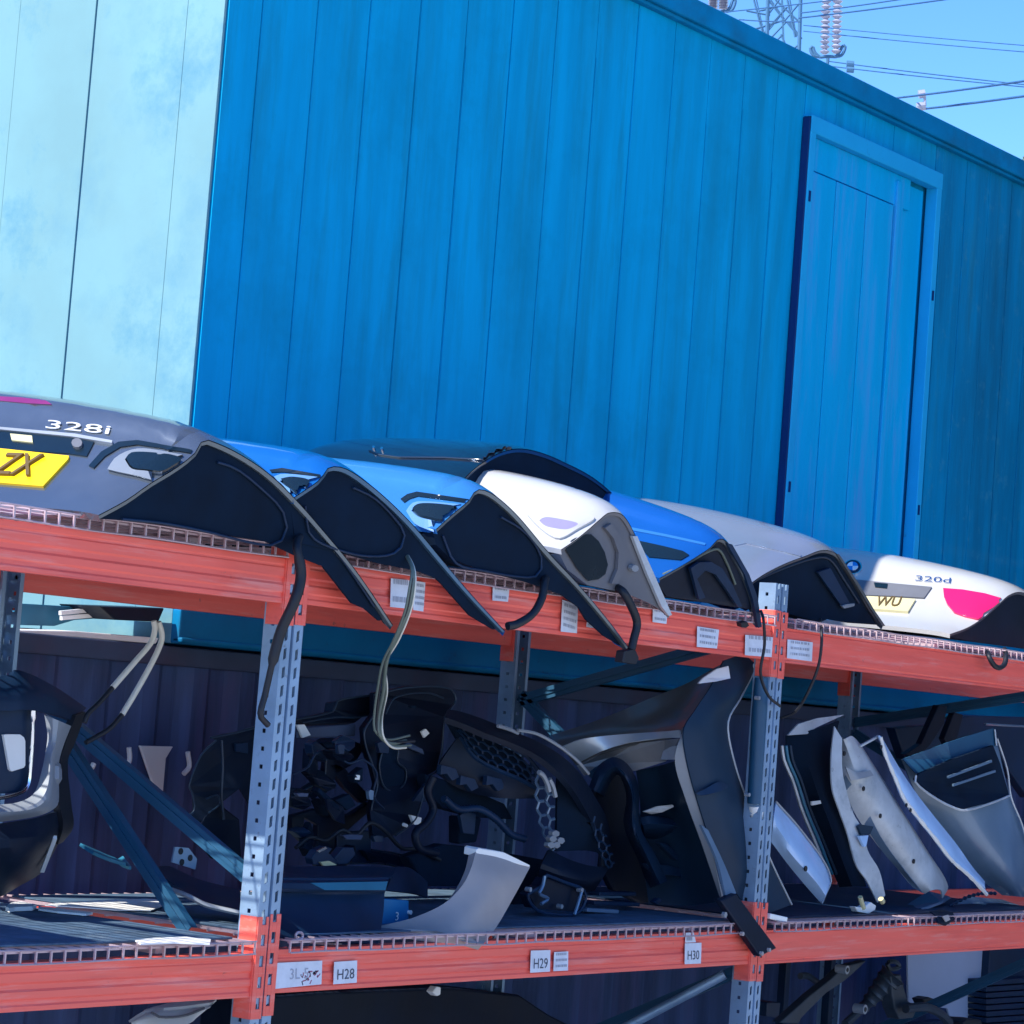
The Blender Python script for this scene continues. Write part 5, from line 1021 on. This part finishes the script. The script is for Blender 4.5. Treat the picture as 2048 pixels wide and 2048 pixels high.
m = MB(); m.shell(lofted([pts(c7, [(600, 770, .25), (700, 920, .23), (800, 1120, .2), (920, 1290, .18), (1040, 1440, .17)]), pts(c7, [(580, 800, .27), (680, 1000, .25), (800, 1190, .22), (930, 1340, .2), (980, 1405, .19)])], 24, 4), .004); m.build('blue_fold', 'steel_blue', t, smooth=True)
m = MB(); m.shell(lofted([pts(c7, [(600, 720, .215), (660, 750, .2), (740, 740, .2)]), pts(c7, [(630, 800, .21), (680, 790, .19), (760, 770, .195)])], 10, 4), .006); m.build('pressing', 'strip_grey', t, smooth=True)
t = panel('wing_flange', 'long pale blue wing flange with a light ragged edge and four small holes', [[(785, 545, .22), (812, 640, .21), (872, 790, .2), (922, 905, .19), (1002, 1012, .18), (1092, 1122, .17), (1192, 1252, .16), (1292, 1342, .15), (1402, 1448, .14)], [(790, 545, .2), (850, 690, .19), (940, 840, .18), (1050, 1010, .17), (1160, 1145, .16), (1260, 1270, .15), (1392, 1400, .13)], [(802, 545, .22), (902, 720, .21), (1002, 870, .2), (1112, 1012, .19), (1232, 1162, .18), (1322, 1290, .17), (1392, 1372, .16)]], 'pale_blue', nu=44)
m = MB(); q = cr(pts(c7, [(800, 552, .2), (826, 650, .19), (884, 790, .18), (934, 905, .17), (1012, 1008, .16), (1102, 1120, .15), (1202, 1250, .14), (1300, 1338, .13), (1402, 1446, .12)]), 44); m.tube(q, [.006 + .004 * random.random() for _ in q], 5); m.build('ragged_edge', 'white_plastic', t)
for a, b in ((948, 938), (972, 968), (1215, 1262), (1236, 1292), (805, 608)): hole7(t, a, b, .155 if a > 900 else .185, .008)
m = MB(); m.bar(at(*c7(682, 604), .24), at(*c7(788, 546), .22), .01, .008); m.build('top_rod', 'panel_grey', t)
t = panel('door_panel', 'slate blue car panel with a black triangular vent, far right of the lower shelf', [[(920, 682, .34), (1000, 870, .33), (1110, 1060, .32), (1290, 1300, .3), (1490, 1450, .28)], [(1180, 590, .24), (1240, 860, .22), (1330, 1060, .21), (1460, 1260, .2), (1600, 1460, .2)], [(1445, 508, .2), (1530, 870, .18), (1590, 1010, .18), (1660, 1240, .18), (1730, 1470, .18)]], 'steel_blue', nv=12, cat='car panel')
m = MB(); m.slab(pts(c7, [(993, 792, .24), (1022, 758, .235), (1200, 680, .19), (1440, 598, .165), (1480, 700, .155), (1532, 882, .15), (1400, 930, .15), (1272, 962, .165), (1185, 935, .185), (1080, 870, .215)]), (0, .012, 0)); m.build('vent_panel', 'blacksoft', t, bevel=.003)
for a, b, c, d in ((1180, 780, 1428, 688), (1210, 825, 1448, 745)):
    m = MB(); m.bar(at(*c7(a, b), .18), at(*c7(c, d), .148), .008, .010); m.build('vent_slat', 'steel_blue', t)
m = MB(); m.tube(cr(pts(c7, [(1000, 770, .235), (992, 800, .235), (1040, 850, .22), (1120, 905, .2), (1190, 942, .18), (1272, 968, .16), (1420, 930, .145), (1530, 885, .145)]), 26), .005, 5); m.build('vent_bead', 'panel_grey', t, smooth=True)
m = MB(); m.slab(pts(c7, [(925, 676, .33), (1180, 582, .235), (1440, 500, .19), (1462, 600, .18), (1200, 680, .225), (1000, 760, .29)]), (0, .004, 0)); m.build('top_rail', 'brace', t)
m = MB(); m.bar(at(*c7(1448, 508), .185), at(*c7(1458, 600), .175), .012, .006); m.build('end_cap', 'panel_grey', t)
m = MB(); m.tube(cr(pts(c7, [(1462, 560, .185), (1520, 740, .175), (1540, 890, .17), (1600, 1040, .165), (1640, 1180, .165), (1700, 1400, .165)]), 26), .0045, 5); m.build('edge_bead', 'panel_grey', t, smooth=True)
t = thing('trim_bundle', 'pair of black plastic trim fins sticking up behind the slate blue panel', 'trim', at(*c7(1150, 600), .6))
for q in ([(940, 650), (1030, 590), (1130, 370), (1180, 375), (1160, 480), (1080, 600), (1000, 680)], [(1160, 560), (1220, 410), (1270, 425), (1235, 560), (1180, 600)]):
    m = MB(); m.slab([at(*c7(a, b), .62) for a, b in q], (0, .03, 0)); m.build('fin', 'black', t, bevel=.004)
m = MB(); m.tube(pts(c7, [(1395, 478, .6), (1500, 485, .6), (1640, 492, .6)]), .006, 6)
tag(m.build('thin_rod', 'steel_blue'), 'thin steel blue rod behind the top of the slate blue panel', 'rod')
m = MB(); m.slab([at(*c7(a, b), .8) for a, b in [(880, 500), (1100, 480), (1300, 430), (1640, 440), (1640, 900), (1500, 700), (1440, 560), (1100, 640), (940, 680)]], (0, .05, 0))
tag(m.build('shadowed_panel', 'navy', bevel=.006), 'dark navy panel standing behind the slate blue panel at the right edge', 'car panel')
t = thing('plastic_fitting', 'small white plastic fitting with two prongs on the lower shelf under the grey strips', 'fitting', at(*c7(715, 1540), .08))
m = MB(); m.slab([at(*c7(a, b), .08) for a, b in [(655, 1515), (700, 1520), (745, 1490), (775, 1510), (770, 1535), (735, 1555), (670, 1545)]], (0, .03, 0)); m.build('base', 'white_plastic', t, bevel=.004)
m = MB(); m.tube(pts(c7, [(682, 1460, .08), (690, 1490, .08), (702, 1525, .08)]), .010, 8); m.build('prong', 'plate_pale', t)
m = MB(); m.tube(pts(c7, [(800, 1470, .1), (810, 1490, .1)]), .012, 8); m.build('prong', 'plate_pale', t)
t = thing('hook_bracket', 'black hook bracket hanging over the mesh lip at the right', 'bracket', at(*c7(1160, 1580), -.04))
m = MB(); m.slab(pts(c7, [(1085, 1545, -.0), (1150, 1530, 0), (1215, 1548, 0), (1222, 1590, -.04), (1170, 1625, -.045), (1130, 1610, -.045), (1120, 1570, -.03)]), (0, .012, 0)); m.build('hook', 'black', t, bevel=.004)
m = MB(); m.slab(pts(c7, [(1150, 1570, -.05), (1185, 1562, -.05), (1195, 1590, -.052), (1170, 1602, -.052)]), (0, .004, 0)); m.build('eyelet', 'beige', t)
m = MB(); m.slab(pts(c7, [(940, 1530, .3), (1080, 1440, .34), (1200, 1470, .3), (1150, 1500, .2), (1040, 1540, .14)]), (0, .01, .01))
tag(m.build('trim_offcut', 'steel_blue', bevel=.003), 'grey offcut of trim lying below the broad grey inner wing', 'trim piece')
m = MB(); q = cr(pts(c7, [(1190, 1510, .2), (1250, 1480, .2), (1310, 1455, .2), (1380, 1440, .2), (1450, 1440, .2)]), 22); m.tube(q, [.009 if i % 2 else .004 for i in range(22)], 6)
tag(m.build('clip_strip', 'navy'), 'knobbly dark clip strip at the foot of the pale blue flange', 'clip strip')
m = MB(); m.slab(pts(c7, [(1180, 1530, .25), (1300, 1470, .3), (1500, 1490, .3), (1620, 1530, .25), (1400, 1545, .1)]), (0, .01, .012))
tag(m.build('base_tray', 'steel_blue', bevel=.003), 'slate tray lying under the foot of the slate blue panel', 'tray')
m = MB(); m.bar(at(*c7(160, 1568), -.005), at(*c7(258, 1590), -.02), .02, .02)
tag(m.build('white_offcut', 'white_plastic', bevel=.003), 'small white offcut lying on the beam top just right of the black strut', 'offcut')

# ------------------------------------------------------------------ under the lower beams
t = thing('white_cover', 'white crinkled plastic cover under the lower beam at the left', 'plastic cover', at(340, 2040, .5))
m = MB(); m.shell(lofted([pts(c4, [(590, 1925, .5), (650, 1880, .5), (750, 1850, .5), (870, 1830, .55), (985, 1828, .6)]), pts(c4, [(600, 1930, .45), (680, 1890, .44), (760, 1880, .42), (860, 1870, .45), (960, 1850, .5)]), pts(c4, [(600, 1990, .45), (700, 1960, .4), (780, 1940, .38), (860, 1930, .4), (900, 1900, .45)])], 16, 8), .006); m.build('sheet', 'white_plastic', t, smooth=True)
m = MB(); m.tube(cr(pts(c4, [(690, 1880, .41), (730, 1900, .40), (830, 1895, .40), (930, 1860, .46)]), 12), .004, 5); m.build('crease', 'inner_grey', t)
m = MB(); m.slab([at(*c, .4) for c in [kl(1605, 905), kl(1640, 860), kl(1672, 870), kl(1668, 925), kl(1640, 938)]], (0, .03, 0))
tag(m.build('plastic_stopper', 'white_plastic', bevel=.004), 'small white plastic knob in the dark under the middle lower beam', 'knob')
m = MB(); m.slab([at(*c, 1.05) for c in [(470, 2000), (640, 1985), (900, 1975), (1040, 1990), (1100, 2030), (1240, 2100), (460, 2110)]], (0, .15, 0))
tag(m.build('engine_cover', 'black', bevel=.02), 'large black engine cover lying in the dark under the middle lower beam', 'engine cover')
m = MB(); m.tube([at(*kd(790, 990), .45), at(*kd(1450, 640), .12)], .018, 10)
tag(m.build('steel_tube', 'galv', smooth=True, angle=60), 'bare steel tube slanting up under the middle lower beam towards the right upright', 'tube')
t = thing('suspension_arm', 'rusty suspension arm with bushes lying under the right lower beam', 'suspension arm', at(1640, 2000, .35))
m = MB(); m.slab([at(*kb(a, b), .40) for a, b in [(360, 790), (560, 610), (700, 500), (760, 440), (800, 420), (920, 390), (860, 450), (780, 520), (660, 600), (500, 760), (480, 800)]], (0, .04, 0)); m.build('arm', 'cast', t, bevel=.005)
for a, b, r in ((795, 450, .018), (910, 705, .020)):
    m = MB(); p = at(*kb(a, b), .36); m.tube([p, p + Vector((0, .05, 0))], r, 14); m.tube([p + Vector((0, -.002, 0)), p], r * .5, 10, mi=1); m.build('bush', ['strip_grey', 'rubber'], t)
t = thing('axle_hub', 'grey driveshaft boot and hub carrier lying under the right lower beam', 'hub', at(1770, 2000, .4))
p0, p1 = at(*kb(900, 690), .5), at(*kb(1090, 480), .4); q = [p0.lerp(p1, i / 15) for i in range(16)]
m = MB(); m.tube(q, [.020 + .034 * (i / 15) + (.008 if i % 3 == 0 else 0) for i in range(16)], 16); m.build('boot', 'cast', t, smooth=True, angle=30)
m = MB(); m.tube([at(*kb(780, 800), .5), p0], .018, 10); m.build('shaft', 'cast', t)
m = MB(); m.slab([at(*kb(a, b), .38) for a, b in [(1075, 490), (1140, 480), (1160, 560), (1185, 650), (1250, 690), (1220, 760), (1130, 770), (1100, 700), (1085, 620)]], (0, .06, 0)); m.build('carrier', 'cast', t, bevel=.006)
m = MB(); m.tube(cr(pts(kb, [(1170, 700, .34), (1290, 690, .33), (1390, 730, .33), (1450, 790, .33)]), 14), .020, 8); m.build('arm', 'cast', t, smooth=True)
m = MB(); m.tube(cr(pts(kb, [(1060, 400, .42), (1100, 395, .42), (1130, 430, .42), (1070, 445, .42), (1050, 410, .42)]), 18), .010, 6); m.build('eye', 'cast', t, smooth=True)
m = MB(); m.tube(cr(pts(kb, [(490, 490, .5), (540, 490, .5), (600, 530, .5), (640, 550, .5)]), 14), .014, 8)
tag(m.build('pipe_elbow', 'cast', smooth=True), 'bent dark pipe elbow left of the rusty suspension arm', 'pipe')
m = MB(); m.slab([at(*kb(a, b), .9) for a, b in [(1185, 340), (1700, 310), (1680, 740), (1560, 760), (1500, 800), (1470, 800), (1440, 700), (1190, 660)]], (0, .012, 0))
tag(m.build('white_board', 'board_white', bevel=.003), 'large plain white board standing under the right lower beam', 'board')
m = MB()
for i in range(9):
    z = i * 40; m.slab([at(*kb(a, b + z), .8) for a, b in [(1690, 520), (1990, 500), (1990, 532), (1690, 552)]], (0, .1, 0))
m.box(*[v for v in (at(*kb(1690, 700), .86).x, at(*kb(1990, 700), .86).x, .86, .92, .1, .62)])
tag(m.build('slatted_crate', 'navy', bevel=.003), 'dark slatted crate right of the white board under the beam', 'crate')
m = MB(); m.slab([at(*kb(a, b), .6) for a, b in [(280, 660), (365, 660), (355, 760), (275, 750)]], (.0, .1, 0)); tag(m.build('dark_block', 'navy', bevel=.004), 'small dark block beside the foot of the right upright', 'block')
m = MB(); m.slab([at(*kb(a, b), .7) for a, b in [(1280, 640), (1320, 625), (1400, 650), (1390, 690), (1300, 680)]], (.0, .06, 0)); tag(m.build('rubber_mount', 'rubber', bevel=.006), 'black rubber mount in front of the white board', 'mount')
m = MB(); m.slab([at(*kb(a, b), .5) for a, b in [(1540, 790), (1570, 765), (1660, 770), (1680, 850), (1530, 860)]], (.0, .1, 0)); tag(m.build('black_drum', 'rubber', bevel=.01), 'black lump of rubber below the white board at the bottom edge', 'rubber part')
for i, (a, lab) in enumerate((((1570, 380), 'tallest of the dark posts standing behind the rusty suspension arm'), ((1660, 420), 'thin dark post right behind the rusty suspension arm'))):
    m = MB(); p = at(a[0], 1930, 1.1); m.box(p.x - .02, p.x + .02, 1.08, 1.12, .05, .72); tag(m.build('dark_post', 'navy', bevel=.003), lab, 'post')

# ------------------------------------------------------------------ beyond: pylon, power lines, tree
D = 85.0
t = thing('electricity_pylon', 'lattice steel electricity pylon rising beyond the blue container roof', 'pylon', (far(1570, 60, D).x, far(1570, 60, D).y, 0))
def fp(x, y, d=D): return far(*ks(x, y), d)
m = MB(); up = Vector((-.0, 0, 1))
def line(a, b, w=.045, d=D, d2=None): m.tube([fp(*a, d), fp(*b, d2 or d)], w, 5)
for x0, x1 in ((520, 512), (702, 690)):
    for dd in (D, D + 3):
        a, b = fp(x0, -120, dd), fp(x1, 300, dd); n = (b - a).normalized(); k = (b.z - 0) / -n.z if n.z < 0 else 0
        m.tube([a, b + n * ((0 - b.z) / n.z)], .07, 6)
m.build('leg', 'pylon', t)
m = MB()
for a, b in (((440, 0), (492, 195)), ((425, -60), (440, 0)), ((625, 0), (668, 205)), ((596, 0), (605, 250)), ((470, 60), (600, 30)), ((520, 0), (610, 115)), ((610, 115), (690, 20)), ((430, 165), (610, 110)), ((530, 215), (620, 120)), ((620, 120), (700, 215)), ((590, 190), (622, 265)), ((655, 275), (700, 235)), ((575, 215), (600, 190)), ((520, 80), (580, 0)), ((400, 60), (530, 85)), ((560, 0), (700, 130)), ((490, 190), (620, 40))):
    line(a, b, .035)
m.build('lattice', 'pylon', t)
m = MB()
for a, b in (((440, 0), (492, 195)), ((625, 0), (668, 205)), ((470, 60), (600, 30)), ((520, 0), (610, 115)), ((430, 165), (610, 110)), ((620, 120), (700, 215)), ((490, 190), (620, 40))):
    line((a[0] + 14, a[1]), (b[0] + 6, b[1]), .028, D + 3)
m.build('lattice', 'pylon', t)
def insulator(lab, strings, horns, d):
    t = thing('insulator', lab, 'insulator', fp(strings[0][0], strings[0][2], d), 'insulators hung from the pylon')
    for x, y0, y1 in strings:
        m = MB(); n = 26; P = [fp(x - (y1 - y0) * .03 * i / n, y0 + (y1 - y0) * i / n, d) for i in range(n + 1)]
        m.tube(P, [(.16 if i % 2 else .06) for i in range(n + 1)], 10); m.build('disc_string', 'ceramic', t)
    m = MB()
    for h in horns: m.tube(cr([fp(*q, d) for q in h], 16), .05, 6)
    m.build('arcing_horn', 'pylon', t)
insulator('double insulator string with looped horns right of the pylon', [(842, -60, 300), (905, -60, 296)],
          [[(808, 315), (770, 305), (752, 270), (765, 258), (778, 290), (808, 318)], [(890, 312), (925, 305), (946, 262), (935, 250), (915, 285), (890, 318)], [(808, 316), (850, 312), (892, 314)], [(850, 312), (848, 340), (842, 368)]], 80)
insulator('insulator string left of the pylon, half hidden by the container roof', [(218, -60, 50), (275, -60, 52)],
          [[(205, 62), (240, 68), (285, 60)], [(288, 62), (320, 55), (340, 5), (328, -5), (310, 40), (288, 66)]], 80)
for i, (a, b, w, lab) in enumerate((((270, 68), (1200, -40), .020, 'upper power line crossing behind the pylon'), ((700, 72), (1420, -30), .022, 'power line right of the pylon rising to the top edge, upper one'), ((690, 100), (1620, -20), .026, 'power line right of the pylon rising to the top edge, lower one'), ((360, 108), (700, 120), .02, 'power line ending left of the pylon legs'),
        ((715, 140), (2000, 256), .014, 'faint power line sagging to the right, the highest one'), ((715, 172), (2000, 292), .015, 'faint power line sagging to the right, just under the highest one'), ((850, 338), (2000, 474), .018, 'power line running right from the insulator yoke, upper one'), ((850, 364), (2000, 486), .018, 'power line running right from the insulator yoke, lower one'),
        ((1100, 556), (2000, 438), .030, 'thick power line at the right with a spacer, upper one'), ((1200, 620), (2000, 522), .032, 'thick power line at the right with a spacer, lower one'))):
    m = MB(); A, B = fp(*a, 80), fp(*b, 72 if i < 8 else 60); m.tube([A.lerp(B, k / 12) - Vector((0, 0, .35 * (k / 12) * (1 - k / 12) * .25)) for k in range(13)], w, 5)
    tag(m.build('power_line', 'line'), lab, 'power line', 'power lines against the sky')
m = MB(); m.tube([fp(1350, 522, 74), fp(1385, 516, 74)], .12, 8); m.tube([fp(1340, 590, 74), fp(1386, 584, 74)], .12, 8); m.tube([fp(1383, 520, 74), fp(1386, 586, 74)], .04, 6)
tag(m.build('line_spacer', 'ceramic'), 'small spacer clamp joining the two thick power lines', 'spacer')
for i, (x, y, lab) in enumerate(((975, 352, 'upper damper on the power lines right of the insulator'), (975, 382, 'lower damper on the power lines right of the insulator'))):
    m = MB(); m.tube([fp(x - 22, y, 79), fp(x + 18, y + 3, 79)], .10, 8); tag(m.build('line_damper', 'pylon'), lab, 'damper', 'dampers on the power lines')
t = thing('tree', 'green tree just showing above the far end of the container roof', 'tree', (far(2075, 420, 50).x, far(2075, 420, 50).y, 0))
c0 = far(2078, 352, 50); m = MB(); m.tube([Vector((c0.x, c0.y, 0)), Vector((c0.x + .1, c0.y, c0.z * .5)), c0], [.22, .15, .05], 8); m.build('trunk', 'bark', t)
m = MB()
for i in range(2600):
    d = Vector((random.gauss(0, 1), random.gauss(0, 1), random.gauss(0, 1))).normalized() * (random.random() ** .4)
    p = c0 + Vector((d.x * .62, d.y * .62, d.z * .42 - .05)); s = random.uniform(.03, .06)
    a = Vector((random.gauss(0, 1), random.gauss(0, 1), random.gauss(0, 1))).normalized(); b = a.orthogonal().normalized()
    m.add([p - a * s, p + b * s * .6, p + a * s, p - b * s * .6], [(0, 1, 2, 3)])
m.build('crown', 'leaf', t, fix=False)
